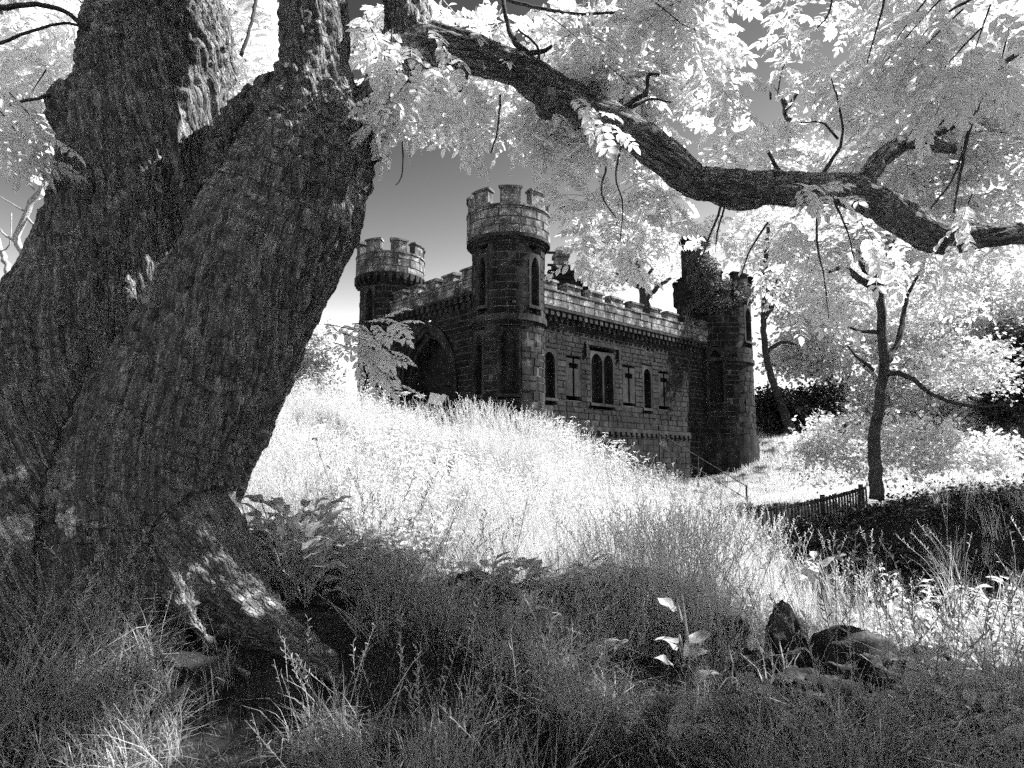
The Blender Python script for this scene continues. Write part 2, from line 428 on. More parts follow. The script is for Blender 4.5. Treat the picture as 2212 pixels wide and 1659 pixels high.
# ------------------------------------------------------------------ scattering (uncountable stuff only)
def point_set(name, P, rot, scl, pick, sources, parent=None, kind='stuff'):
    P = np.asarray(P, dtype=float)
    if parent is not None: P = P - np.array(root_offset(parent))
    me = bpy.data.meshes.new(name)
    me.vertices.add(len(P)); me.vertices.foreach_set('co', P.ravel())
    a = me.attributes.new('rot', 'FLOAT_VECTOR', 'POINT'); a.data.foreach_set('vector', np.asarray(rot, dtype=float).ravel())
    a = me.attributes.new('scl', 'FLOAT', 'POINT'); a.data.foreach_set('value', np.asarray(scl, dtype=float))
    a = me.attributes.new('pick', 'INT', 'POINT'); a.data.foreach_set('value', np.asarray(pick, dtype=np.int32))
    o = bpy.data.objects.new(name, me); COL.objects.link(o); o.parent = parent
    c = bpy.data.collections.new(name + '_shapes')
    for k, m in enumerate(sources):
        so = bpy.data.objects.new('%s_shape_%02d' % (name, k), m); c.objects.link(so)
        me.materials.append(m.materials[0]) if k == 0 else None
    ng = bpy.data.node_groups.new(name, 'GeometryNodeTree')
    ng.interface.new_socket('Geometry', in_out='INPUT', socket_type='NodeSocketGeometry')
    ng.interface.new_socket('Geometry', in_out='OUTPUT', socket_type='NodeSocketGeometry')
    n, l = ng.nodes, ng.links
    gi, go = n.new('NodeGroupInput'), n.new('NodeGroupOutput')
    ci = n.new('GeometryNodeCollectionInfo'); ci.inputs['Collection'].default_value = c
    ci.inputs['Separate Children'].default_value = True; ci.inputs['Reset Children'].default_value = True
    ip = n.new('GeometryNodeInstanceOnPoints'); ip.inputs['Pick Instance'].default_value = True
    def attr(nm, t):
        x = n.new('GeometryNodeInputNamedAttribute'); x.data_type = t; x.inputs['Name'].default_value = nm; return x.outputs['Attribute']
    l.new(gi.outputs[0], ip.inputs['Points']); l.new(ci.outputs[0], ip.inputs['Instance'])
    l.new(attr('pick', 'INT'), ip.inputs['Instance Index']); l.new(attr('rot', 'FLOAT_VECTOR'), ip.inputs['Rotation'])
    l.new(attr('scl', 'FLOAT'), ip.inputs['Scale']); l.new(ip.outputs[0], go.inputs[0])
    md = o.modifiers.new('scatter', 'NODES'); md.node_group = ng
    if kind: o['kind'] = kind
    return o

# ------------------------------------------------------------------ leaf shapes
def leaflet(mb, base, d, up, L, W, droop=0.12, fold=0.15):
    d = d.normalized(); s = d.cross(up)
    s = s.normalized() if s.length > 1e-6 else Vector((1, 0, 0))
    n = s.cross(d).normalized()
    b = base; m = base + d * (0.5 * L) - n * (droop * L * 0.3); t = base + d * L - n * (droop * L)
    l1 = base + d * (0.3 * L) - s * (W * .46) + n * (fold * W); l2 = base + d * (0.7 * L) - s * (W * .36) + n * (fold * W * .6 - droop * L * .4)
    r1 = base + d * (0.3 * L) + s * (W * .46) + n * (fold * W); r2 = base + d * (0.7 * L) + s * (W * .36) + n * (fold * W * .6 - droop * L * .4)
    mb.add([b, m, t, l1, l2, r1, r2], [(0, 1, 4, 3), (1, 2, 4), (0, 5, 6, 1), (1, 6, 2)])
def strand(mb, pts, w):
    """thin three-sided stalk"""
    mb.tube(pts, [w] * (len(pts) - 1) + [w * 0.4], 3, False)
def pinnate(mb, o, d, up, L, rnd, size=1.0, pairs=4):
    d = d.normalized()
    pts = []
    for k in range(6):
        t = k / 5
        pts.append(o + d * (L * t) - Vector((0, 0, 1)) * (L * 0.28 * t * t))
    strand(mb, pts, 0.0022)
    side = d.cross(up)
    side = side.normalized() if side.length > 1e-6 else Vector((1, 0, 0))
    for k in range(pairs):
        t = 0.28 + 0.64 * k / (pairs - 1)
        i = min(4, int(t * 5)); p = pts[i].lerp(pts[i + 1], t * 5 - i)
        tan = (pts[i + 1] - pts[i]).normalized()
        for sg in (-1, 1):
            dr = (side * sg * 0.95 + tan * 0.55 + Vector((rnd.uniform(-.15, .15), rnd.uniform(-.15, .15), rnd.uniform(-.3, .05))))
            LL = size * rnd.uniform(.085, .115) * (1.0 - 0.25 * abs(t - .6))
            leaflet(mb, p, dr, up + side * rnd.uniform(-.3, .3), LL, LL * 0.56)
    tan = (pts[5] - pts[4]).normalized()
    leaflet(mb, pts[5], tan, up, 0.115 * size, 0.06 * size)
def ash_leaf_mesh(seed):
    rnd = random.Random(seed); mb = MB()
    pinnate(mb, Vector((0, 0, 0)), Vector((1, 0, 0.1)), Vector((0, 0, 1)), rnd.uniform(.22, .28), rnd, 1.0, 4)
    return mb.mesh('ash_leaf', M['leaf'])
def ash_spray_mesh(seed):
    rnd = random.Random(seed); mb = MB()
    n = rnd.randint(6, 8); Lt = rnd.uniform(.35, .5)
    tw = [Vector((Lt * t, .05 * math.sin(3 * t + seed), .05 * t - .16 * t * t)) for t in (0, .25, .5, .75, 1)]
    strand(mb, tw, 0.004)
    for k in range(n):
        t = 0.15 + 0.85 * k / (n - 1)
        i = min(3, int(t * 4)); p = tw[i].lerp(tw[i + 1], t * 4 - i)
        a = k * 2.4 + rnd.uniform(-.5, .5)
        d = Vector((0.55, math.cos(a), 0.6 * math.sin(a) - 0.1))
        up = Vector((rnd.uniform(-.3, .3), rnd.uniform(-.3, .3), 1))
        pinnate(mb, p, d, up, rnd.uniform(.18, .26), rnd, rnd.uniform(.85, 1.1), rnd.choice((3, 4, 4)))
    return mb.mesh('ash_spray', M['leaf'])
def broad_spray_mesh(seed, mat, n=26, spread=.45, size=.09):
    rnd = random.Random(seed); mb = MB()
    for b in range(4):
        a = b * 1.57 + rnd.uniform(-.5, .5)
        e = Vector((math.cos(a), math.sin(a), rnd.uniform(-.3, .5))) * spread
        pts = [e * t + Vector((0, 0, -.1 * t * t)) for t in (0, .5, 1)]
        strand(mb, pts, 0.004)
        for k in range(n // 4):
            t = rnd.uniform(.15, 1.05)
            p = e * t + Vector((rnd.gauss(0, .05), rnd.gauss(0, .05), rnd.gauss(0, .04)))
            d = Vector((rnd.gauss(0, 1), rnd.gauss(0, 1), rnd.uniform(-.9, .2)))
            L = size * rnd.uniform(.75, 1.25)
            leaflet(mb, p, d, Vector((rnd.gauss(0, .5), rnd.gauss(0, .5), 1)), L, L * .75, .1, .1)
    return mb.mesh('leaf_spray', mat)
ASH_LEAF = [ash_leaf_mesh(k) for k in range(5)]
ASH_SPRAY = [ash_spray_mesh(k + 20) for k in range(6)]
BROAD_SPRAY = [broad_spray_mesh(k + 40, M['leaf2']) for k in range(5)]
DARK_SPRAY = [broad_spray_mesh(k + 60, M['evergreen'], 32, .4, .08) for k in range(3)]  # evergreens, and shrubs whose shade is put into the leaf colour
IVY_SPRAY = [broad_spray_mesh(k + 70, M['ivy'], 32, .3, .09) for k in range(3)]

def rand_rot(n, tilt=0.35):
    return np.column_stack([RNG.normal(0, tilt, n), RNG.normal(0, tilt, n), RNG.uniform(0, 6.283, n)])

# ------------------------------------------------------------------ the old ash tree
def bark_coords(V, paths, twist=0.6):
    """long-grain coordinates along the nearest stem, and the outward direction"""
    S, T, A = [], [], []
    for pts, rad in paths:
        fr = frames(pts); s = 0
        for i, p in enumerate(pts):
            if i: s += (pts[i] - pts[i - 1]).length
            S.append(tuple(p) + (s, rad[i])); T.append(tuple(fr[i][0]))
    S, T = np.array(S), np.array(T)
    out = np.empty_like(V); near = np.empty(len(V), dtype=int)
    for i in range(0, len(V), 4000):
        c = V[i:i + 4000]
        d = np.sqrt(((c[:, None, :] - S[None, :, :3]) ** 2).sum(-1)) - S[None, :, 4] * 0.9
        near[i:i + 4000] = d.argmin(1)
    t = T[near]; r = V - S[near, :3]
    along = (r * t).sum(1)
    r = r - t * along[:, None]
    s = S[near, 3] + along
    ang = twist * s
    ca, sa = np.cos(ang)[:, None], np.sin(ang)[:, None]
    rr = r * ca + np.cross(t, r) * sa + t * (t * r).sum(1)[:, None] * (1 - ca)
    return rr + t * (s * 0.2)[:, None], rr + t * (s * 0.09)[:, None]
def bark_object(name, paths, mat, parent, voxel, amp=1.0, n=28, twist=0.6, remesh=True, grain=None):
    mb = MB()
    for pts, rad in paths: mb.tube(pts, rad, n)
    o = link_mesh(name, mb.v, mb.f, None, None)
    if remesh:
        md = o.modifiers.new('r', 'REMESH'); md.mode = 'VOXEL'; md.voxel_size = voxel
        md2 = o.modifiers.new('s', 'SMOOTH'); md2.factor = 0.6; md2.iterations = max(2, int(0.1 / voxel))
        dg = bpy.context.evaluated_depsgraph_get()
        me = bpy.data.meshes.new_from_object(o.evaluated_get(dg))
        o.modifiers.clear(); old = o.data; o.data = me; bpy.data.meshes.remove(old)
    me = o.data; me.name = name
    V = np.empty(len(me.vertices) * 3); me.vertices.foreach_get('co', V); V = V.reshape(-1, 3)
    Nn = np.empty(len(me.vertices) * 3); me.vertex_normals.foreach_get('vector', Nn); Nn = Nn.reshape(-1, 3)
    Q, QL = bark_coords(V, grain or paths, twist)
    big = fbm(Q * 2.6, 3)
    groove = 1 - np.abs(vnoise(Q * 5.5 + 3.1))
    r1 = np.abs(vnoise(Q * np.array([24, 24, 24]) + 0.7 * fbm(Q * 9, 2)[:, None]))
    r2 = np.abs(vnoise(Q * 46 + 9.2))
    furrow = np.clip(1 - np.abs(vnoise(QL * 11 + 2.2 + .5 * vnoise(V * 3)[:, None])) * 3.2, 0, 1)        # long furrows running up the stem
    disp = amp * (-0.03 * furrow + 0.03 * big - 0.035 * np.clip(groove - 0.82, 0, 1) / .18 + 0.032 * (np.sqrt(r1) - .55) + 0.014 * (r2 - .3) + .02 * fbm(V * 7, 3))
    V2 = V + Nn * disp[:, None]
    if parent is not None: V2 = V2 - np.array(root_offset(parent))
    me.vertices.foreach_set('co', V2.ravel())
    at_ = me.attributes.new('bark', 'FLOAT_VECTOR', 'POINT'); at_.data.foreach_set('vector', Q.ravel())
    me.materials.clear(); me.materials.append(mat)
    me.polygons.foreach_set('use_smooth', [True] * len(me.polygons)); me.update()
    o.parent = parent
    return o
def P3(lst):
    """(u, v, depth, width in view pixels) -> smooth path"""
    pts = [at(u, v, Y) for u, v, Y, w in lst]; rad = [px(w, Y) / 2 for u, v, Y, w in lst]
    return pts, rad

ash = empty('ash_tree', (-2.2, 5.4, gz(-2.2, 5.4) - 0.1), 'huge old ash tree with forked furrowed trunk and arching limb', 'tree')
left_stem = smooth_path(*P3([(160, 1520, 5.7, 820), (165, 1300, 5.7, 640), (165, 1000, 5.7, 540), (195, 800, 5.75, 440), (258, 600, 5.8, 350), (298, 450, 5.85, 335),
                             (325, 300, 5.9, 345), (345, 150, 5.95, 325), (340, 0, 6.0, 300), (330, -250, 6.2, 290), (320, -600, 6.5, 240)]), 0.12)
right_stem = smooth_path(*P3([(270, 1500, 5.35, 620), (285, 1300, 5.35, 440), (300, 1120, 5.35, 400), (362, 950, 5.3, 385), (448, 800, 5.25, 365), (525, 650, 5.2, 340), (575, 550, 5.2, 335),
                              (628, 450, 5.2, 322), (660, 350, 5.2, 290), (676, 250, 5.25, 220), (682, 140, 5.3, 165), (682, 0, 5.35, 152), (680, -200, 5.5, 140), (690, -500, 5.8, 100)]), 0.12)
limb_stem = smooth_path(*P3([(650, 420, 5.3, 250), (735, 330, 5.35, 165), (805, 245, 5.4, 118), (862, 140, 5.45, 110), (880, 40, 5.5, 108), (860, -80, 5.6, 95), (800, -300, 5.8, 80)]), 0.1)
trunk_paths = [left_stem, right_stem, limb_stem,
    smooth_path(*P3([(300, 380, 5.9, 220), (185, 262, 5.6, 140), (128, 205, 5.45, 95), (110, 190, 5.4, 60)]), .1),                       # burl on the left
    smooth_path(*P3([(640, 370, 5.3, 200), (760, 390, 5.2, 110), (790, 400, 5.15, 60)]), .1),                                        # bulge on the right
    smooth_path(*P3([(470, 420, 5.6, 90), (520, 290, 5.7, 120), (590, 215, 5.6, 110), (660, 200, 5.4, 90)]), .1),                                            # web between the stems
    smooth_path(*P3([(360, 1000, 5.45, 260), (430, 1180, 5.1, 210), (515, 1310, 4.85, 150), (620, 1385, 4.55, 90), (690, 1425, 4.3, 60), (740, 1480, 4.15, 34)]), .1),   # root
    smooth_path(*P3([(320, 980, 5.45, 240), (366, 1190, 4.9, 120), (388, 1290, 4.65, 66), (425, 1350, 4.45, 46), (470, 1400, 4.3, 34), (540, 1460, 4.1, 22)]), .1),
    smooth_path(*P3([(250, 1050, 5.5, 300), (215, 1290, 4.9, 230), (180, 1420, 4.6, 170), (140, 1520, 4.4, 90)]), .1),
    smooth_path(*P3([(80, 1050, 5.6, 300), (-30, 1320, 5.0, 220), (-90, 1450, 4.6, 120)]), .1),
    smooth_path(*P3([(290, 1100, 5.4, 200), (330, 1320, 4.8, 120), (350, 1420, 4.55, 90)]), .1),
]
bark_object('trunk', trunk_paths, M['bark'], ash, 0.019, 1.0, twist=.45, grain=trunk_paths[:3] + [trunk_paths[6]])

LIMB = [(840, 150, 5.45, 110), (905, 100, 5.5, 108), (985, 108, 5.55, 92), (1060, 130, 5.6, 84), (1130, 155, 5.65, 82), (1185, 195, 5.65, 92), (1240, 220, 5.7, 84), (1345, 272, 5.75, 80), (1430, 336, 5.8, 84),
        (1500, 390, 5.85, 80), (1545, 398, 5.85, 76), (1600, 412, 5.9, 92), (1650, 405, 5.9, 74), (1720, 410, 5.95, 78), (1790, 408, 6.0, 72), (1850, 415, 6.05, 78), (1905, 445, 6.1, 76), (1975, 488, 6.1, 76),
        (2030, 516, 6.15, 74), (2110, 511, 6.2, 62), (2212, 506, 6.3, 58), (2350, 500, 6.5, 54), (2550, 440, 7.0, 40)]
limb_path = smooth_path(*P3(LIMB), 0.06)
sub = [smooth_path(*P3([(1850, 410, 6.05, 46), (1880, 375, 6.1, 40), (1900, 345, 6.15, 38), (1935, 318, 6.2, 34), (1985, 296, 6.3, 26), (2040, 282, 6.4, 22), (2075, 262, 6.5, 14)]), .05),
       smooth_path(*P3([(1960, 306, 6.25, 34), (1995, 302, 6.28, 34), (2035, 316, 6.25, 32), (2070, 322, 6.2, 24)]), .05),
       smooth_path(*P3([(1185, 205, 5.6, 60), (1178, 238, 5.55, 40), (1195, 245, 5.55, 24)]), .05)]      # burl under the limb
bark_object('limb', [limb_path] + sub, M['bark'], ash, 0.016, 0.42, 22, 0.3)

def branch(name, lst, parent, mat=None, n=6, step=.05):
    pts, rad = smooth_path(*P3(lst), step)
    mb = MB(); 
    j = [Vector((random.gauss(0, 1), random.gauss(0, 1), random.gauss(0, 1))) * r * 0.22 for r in rad]
    mb.tube([p + q for p, q in zip(pts, j)], rad, n)
    return mb.build(name, mat or M['twig'], parent, True)
BR = [  # bare side branches of the limb seen against the leaves
    [(1150, 125, 5.6, 18), (1120, 100, 5.6, 14), (1098, 60, 5.7, 12), (1090, 20, 5.7, 11), (1080, -30, 5.8, 10)],
    [(1145, 115, 5.6, 12), (1180, 108, 5.6, 10), (1190, 100, 5.5, 8)],
    [(1165, 150, 5.6, 8), (1160, 100, 5.6, 6), (1120, 65, 5.6, 5)],
    [(1340, 240, 5.75, 14), (1370, 215, 5.75, 12), (1395, 205, 5.75, 11), (1400, 180, 5.75, 10), (1402, 160, 5.75, 9), (1425, 160, 5.75, 7)],
    [(1360, 235, 5.75, 8), (1400, 215, 5.8, 6), (1450, 220, 5.9, 4)],
    [(1010, 150, 5.5, 10), (1000, 195, 5.5, 6), (985, 195, 5.45, 4)],
    [(1080, 205, 5.6, 5), (1075, 280, 5.6, 4), (1060, 330, 5.6, 3)],
    [(845, 200, 5.3, 6), (830, 260, 5.2, 4), (800, 270, 5.2, 3)],
    [(860, 240, 5.3, 5), (870, 310, 5.2, 4), (868, 380, 5.2, 3), (855, 400, 5.2, 2)],
    [(1660, 480, 5.9, 5), (1620, 540, 5.9, 4), (1600, 600, 5.9, 3)],
    [(1560, 440, 5.85, 6), (1530, 520, 5.8, 4), (1505, 580, 5.8, 2)],
    [(1570, 430, 5.85, 5), (1550, 500, 5.8, 4), (1545, 545, 5.8, 2)],
    [(1345, 300, 5.75, 5), (1330, 380, 5.7, 4), (1345, 440, 5.7, 3), (1340, 520, 5.7, 2)],
    [(1310, 360, 5.7, 5), (1300, 420, 5.7, 4), (1330, 470, 5.7, 3)],
    [(1770, 430, 5.95, 7), (1765, 520, 5.9, 5), (1780, 600, 5.9, 3), (1790, 690, 5.9, 2)],
    [(1800, 430, 5.95, 6), (1830, 500, 5.9, 4), (1845, 560, 5.9, 2)],
    [(1760, 400, 5.95, 10), (1800, 340, 6.0, 8), (1820, 290, 6.0, 6), (1810, 220, 6.0, 5), (1795, 170, 6.1, 3)],
    [(1810, 300, 6.0, 6), (1775, 265, 6.1, 4), (1730, 265, 6.1, 3)],
    [(1700, 395, 5.9, 16), (1680, 365, 5.9, 10), (1660, 330, 5.9, 8)],
    [(1700, 290, 7.5, 20), (1700, 240, 7.5, 16), (1680, 200, 7.5, 10), (1665, 195, 7.5, 6), (1665, 215, 7.5, 5)],
    [(1700, 235, 7.5, 10), (1715, 210, 7.5, 8), (1725, 195, 7.5, 6)],
    [(1680, 200, 7.5, 4), (1690, 150, 7.5, 3), (1705, 125, 7.5, 2)],
    [(2300, 60, 4.6, 16), (2190, 120, 4.6, 13), (2130, 190, 4.6, 11), (2090, 300, 4.7, 8), (2070, 400, 4.7, 5), (2060, 460, 4.7, 3)],
    [(2120, 200, 4.6, 7), (2060, 240, 4.6, 5), (2000, 300, 4.6, 3)],
    [(2085, 320, 4.7, 6), (2050, 400, 4.7, 4), (2010, 450, 4.7, 4)],
    [(2350, -60, 4.4, 14), (2150, -20, 4.4, 9), (2040, 30, 4.4, 5), (1990, 80, 4.4, 3)],
    [(1920, -40, 5.0, 6), (1900, 40, 5.0, 5), (1880, 110, 5.0, 3), (1870, 150, 5.0, 2)],
    [(1800, -30, 5.4, 6), (1790, 30, 5.4, 4), (1765, 60, 5.4, 3)],
    [(-60, 30, 5.2, 14), (60, 10, 5.3, 12), (150, 30, 5.4, 10), (200, 90, 5.5, 12)],
    [(-40, 110, 5.2, 8), (60, 70, 5.3, 7), (150, 50, 5.4, 6), (205, 80, 5.5, 8)],
    [(-40, 240, 5.2, 6), (50, 220, 5.3, 7), (110, 205, 5.4, 8)],
    [(560, -30, 6.5, 10), (540, 60, 6.3, 8), (520, 120, 6.2, 10)],
    [(1000, -60, 6.5, 12), (1100, 0, 6.6, 9), (1250, 30, 6.7, 7), (1400, 20, 6.9, 5), (1470, 40, 7, 3)],
]
for b in BR: branch('branch', b, ash)

# leaves one can pick out: sprays near the camera, each leaf an object of its own on its twig
def quat_dir(d, roll=0.0):
    d = Vector(d).normalized()
    q = d.to_track_quat('X', 'Z')
    return q @ Quaternion((1, 0, 0), roll)
LEAF_COUNT = [0]
def hero_spray(u, v, Y, du, dv, dY, n, size=1.0, Lm=0.45):
    o = at(u, v, Y); d = (at(u + du, v + dv, Y + dY) - o).normalized()
    pts = [o + d * (Lm * t) + Vector((0, 0, -.12 * Lm * t * t)) for t in (0, .25, .5, .75, 1)]
    mb = MB(); mb.tube(pts, [.006, .005, .004, .003, .002], 5)
    tw = mb.build('twig', M['twig'], ash)
    for k in range(n):
        t = 0.1 + .9 * k / max(1, n - 1); i = min(3, int(t * 4)); p = pts[i].lerp(pts[i + 1], t * 4 - i)
        a = k * 2.4 + random.uniform(-.5, .5)
        sd = d.cross(Vector((0, 0, 1))); sd = sd.normalized() if sd.length > .01 else Vector((1, 0, 0))
        upv = sd.cross(d)
        dd = d * .6 + sd * math.cos(a) + upv * (.5 * math.sin(a)) + Vector((0, 0, -.25))
        inst('leaf', random.choice(ASH_LEAF), tw, p, quat_dir(dd, random.uniform(-.5, .5)), size * random.uniform(.85, 1.15))
        LEAF_COUNT[0] += 1
HS = [(800, 60, 4.9, 40, 60, 0), (850, 40, 4.9, -10, 80, 0), (880, 90, 4.8, 40, 60, 0), (830, 120, 4.8, 10, 70, 0), (900, 150, 4.9, -50, 60, 0), (790, 30, 5.0, 20, 60, 0), (860, 180, 4.9, -30, 50, .1), (930, 60, 5.0, 40, 60, 0),
      (1500, -10, 4.6, -80, 30, 0), (1420, 0, 4.6, 80, 30, .2), (1440, 40, 4.7, 90, 30, 0), (1480, 90, 4.9, 80, 40, 0), (1400, 30, 4.9, 90, 60, 0), (1520, 150, 5.3, 50, 50, 0), (1380, -20, 4.5, 60, 40, 0),
      (2080, 20, 3.6, -70, 60, 0), (2120, 60, 3.6, -60, 60, .1), (2050, -20, 3.6, -60, 60, .1), (2140, 10, 3.8, -30, 80, .2), (2180, 60, 3.9, -20, 80, .2), (2100, 110, 3.8, -40, 60, 0), (2000, 0, 3.8, -50, 60, 0),
      (1230, 205, 5.35, 60, 40, 0), (1700, 395, 5.55, 60, 10, 0), (1010, 60, 5.6, 60, 40, 0), (1250, 60, 6.2, 60, 30, 0), (1300, 130, 6.2, 50, 40, 0), (1180, 30, 6.0, 60, 40, 0), (990, 230, 6.4, 20, 60, 0),
      (1330, 480, 6.6, 30, 70, 0), (1300, 520, 6.6, 60, 40, 0),
      (700, 700, 6.4, 80, 10, 0), (740, 720, 6.3, 80, 20, 0), (760, 700, 6.3, 70, -10, 0), (720, 740, 6.4, 80, 20, 0), (770, 760, 6.3, 60, 40, 0),
      (0, 240, 5.0, 60, 70, 0), (20, 200, 5.0, 60, 60, 0), (-20, 280, 5.0, 60, 30, 0), (100, 150, 5.6, -40, 60, 0),
      (1860, 480, 5.6, 40, 60, 0), (2100, 420, 5.4, -30, 70, 0)]
for h in HS: hero_spray(*h, n=7, size=1.05)

# the rest of the crown
CPT, SS = [], []
HOLES = [(lambda u, v: 640 < u < 1250 and v > 265), (lambda u, v: ((u - 1570) / 135) ** 2 + ((v - 30) / 130) ** 2 < 1),
         (lambda u, v: u < 150 and v > 300), (lambda u, v: 1130 < u < 1480 and v > 560), (lambda u, v: v > 700), (lambda u, v: 1430 < u < 1640 and v > 410), (lambda u, v: 1830 < u < 1970 and v > 500)]
def shaft(x, y, z):      # crown gaps shaped along the sun's rays so that shafts reach the ground
    gx, gy = x - z * SUN_DIR.x / SUN_DIR.z, y - z * SUN_DIR.y / SUN_DIR.z
    return vnoise(np.array([[gx * .8 + 3, gy * .8, .4]]))[0] + .3 * vnoise(np.array([[gx * 2.4, gy * 2.4, 3.3]]))[0]
def zone(cu, cv, ru, rv, Y0, Y1, n, s=1.0):
    k = 0; tries = 0
    while k < n and tries < n * 20:
        tries += 1
        a, b = random.uniform(-1, 1), random.uniform(-1, 1)
        if a * a + b * b > 1: continue
        u, v, Y = cu + a * ru, cv + b * rv, random.uniform(Y0, Y1)
        if any(h(u, v) for h in HOLES): continue
        q = at(u, v, Y)
        if shaft(q.x, q.y, q.z) < .08 and cu > 700 and random.random() < .88: continue
        CPT.append(tuple(at(u, v, Y))); SS.append(s * random.uniform(.8, 1.2)); k += 1
zone(1130, 110, 340, 170, 6.7, 8.0, 115, 1.2)
zone(1050, 250, 180, 70, 6.9, 9, 45, 1.15)
zone(1480, 240, 220, 170, 6.8, 7.9, 54, 1.2)
zone(1300, 330, 90, 120, 6.8, 7.8, 18, 1.05)
zone(1400, 480, 150, 90, 6.9, 8.0, 26, 1.05)
zone(1900, 180, 360, 230, 6.9, 7.9, 120, 1.2)
zone(2120, 300, 170, 260, 7.0, 7.8, 42, 1.2)
zone(1850, 560, 380, 100, 7.2, 8.4, 34, 1.1)
zone(40, 120, 190, 200, 6.6, 10, 80, 1.45)
zone(545, 90, 80, 150, 7.5, 11, 40, 1.4)
zone(880, 110, 60, 110, 6.2, 7, 16, 1.2)
# crown above the picture, over the camera: unseen, filled in to shade the foreground
k = 0
while k < 1500:
    if k < 1350: x, y = random.uniform(0.5, 13), random.uniform(0.5, 6.9)
    else: x, y = random.uniform(-6, 3), random.uniform(-3, 6.6)
    z = max(5.6, 1.6 + .80 * y) + random.uniform(.3, 1.8)
    u, v = proj((x, y, z))
    if y > 0.5 and -80 < u < 2290 and v > -120: continue
    gap = shaft(x, y, z)
    if gap < 0.13: continue
    CPT.append((x, y, z)); SS.append(random.uniform(1.3, 1.7)); k += 1
n = len(CPT)
point_set('foliage', CPT, rand_rot(n, .4), SS, RNG.integers(0, len(ASH_SPRAY), n), ASH_SPRAY, ash)

# ------------------------------------------------------------------ the castle gatehouse
CX, CY = at(1098, 1011, 24.0).x, 24.0
VA = Vector((-0.683, 0.730, 0)).normalized()     # along the front wall, away to the left
VB = Vector((VA.y, -VA.x, 0))                    # along the side wall, away to the right
C0 = Vector((CX, CY, 0))
castle = empty('castle_gatehouse', (CX, CY, 0.6), 'dark stone castle gatehouse with crenellated round towers and arched gate', 'castle')

class Surf:
    """surface with coordinates s (along), z (up), d (outwards)"""
    def __init__(s, p0=None, di=None, nrm=None, c=None, r=None, a0=0.0):
        s.p0, s.di, s.nrm, s.c, s.r, s.a0 = p0, di, nrm, c, r, a0
    def map(s, x, z, d):
        if s.r is None: return s.p0 + s.di * x + s.nrm * d + Vector((0, 0, z))
        a = s.a0 + x / s.r
        return s.c + Vector((math.cos(a), math.sin(a), 0)) * (s.r + d) + Vector((0, 0, z))
    def strip(s, mb, s0, s1, z0, z1, d0, d1, step=None):
        n = 1 if s.r is None else max(1, int(abs(s1 - s0) / (step or 0.22)))
        vs = []
        for k in range(n + 1):
            x = s0 + (s1 - s0) * k / n
            vs += [s.map(x, z0, d0), s.map(x, z1, d0), s.map(x, z1, d1), s.map(x, z0, d1)]
        fs = []
        for k in range(n):
            a, b = k * 4, k * 4 + 4
            for i in range(4):
                j = (i + 1) % 4
                fs.append((a + i, b + i, b + j, a + j))
        fs += [(0, 1, 2, 3), (n * 4 + 3, n * 4 + 2, n * 4 + 1, n * 4)]
        mb.add(vs, fs)
    def block(s, mb, s0, s1, z0, z1, d0, d1, ins=.014):
        """rough stone: the front face set in a little from its edges"""
        n = 1 if s.r is None else max(1, int((s1 - s0) / 0.3))
        vs = []
        for k in range(n + 1):
            t = k / n; x = s0 + (s1 - s0) * t; xi = s0 + ins + (s1 - s0 - 2 * ins) * t
            j = random.uniform(-.006, .006)
            vs += [s.map(x, z0, d0), s.map(x, z1, d0), s.map(xi, z1 - ins, d1 + j), s.map(xi, z0 + ins, d1 + j)]
        fs = []
        for k in range(n):
            a, b = k * 4, k * 4 + 4
            for i in (1, 2, 3):
                jn = (i + 1) % 4
                fs.append((a + i, b + i, b + jn, a + jn))
        fs += [(0, 1, 2, 3), (n * 4 + 3, n * 4 + 2, n * 4 + 1, n * 4)]
        mb.add(vs, fs)

STONES = []      # (mesh builder args, importance): nearest become objects of their own
def courses(sf, s0, s1, z0, z1, holes, hmin, hmax, lmin, lmax, near, mortar_mb, name='stone', mat='stone', gap=.02, proud=(.012, .04)):
    z = z0
    while z < z1 - .04:
        h = min(random.uniform(hmin, hmax), z1 - z)
        if z1 - z - h < .08: h = z1 - z
        iv = [(s0, s1)]
        for fn in holes:
            e = fn(z, z + h)
            if not e: continue
            out = []
            for a, b in iv:
                if e[1] <= a or e[0] >= b: out.append((a, b)); continue
                if e[0] > a: out.append((a, e[0]))
                if e[1] < b: out.append((e[1], b))
            iv = out
        for a, b in iv:
            if b - a < .03: continue
            sf.strip(mortar_mb, a, b, z, z + h, -.28, 0)
            x = a
            while x < b - .02:
                L = random.uniform(lmin, lmax)
                if b - x - L < lmin * .6: L = b - x
                STONES.append((near, sf, x + gap / 2, x + L - gap / 2, z + gap / 2, z + h - gap / 2, random.uniform(*proud), mat, L * h))
                x += L
        z += h
def lancet(hw, z0, zs, za, n=8):
    """outline of a pointed opening, from the left foot over the apex to the right foot"""
    pts = [(-hw, z0)]
    rise = za - zs
    rr = (hw * hw + rise * rise) / (2 * hw)
    amax = math.atan2(rise, rr - hw)
    for k in range(n + 1):
        a = amax * k / n
        pts.append((-(hw - rr) - rr * math.cos(a) if False else (rr - hw) - rr * math.cos(a), zs + rr * math.sin(a)))
    r = [(-x, z) for x, z in reversed(pts[:-1])]
    return pts + r
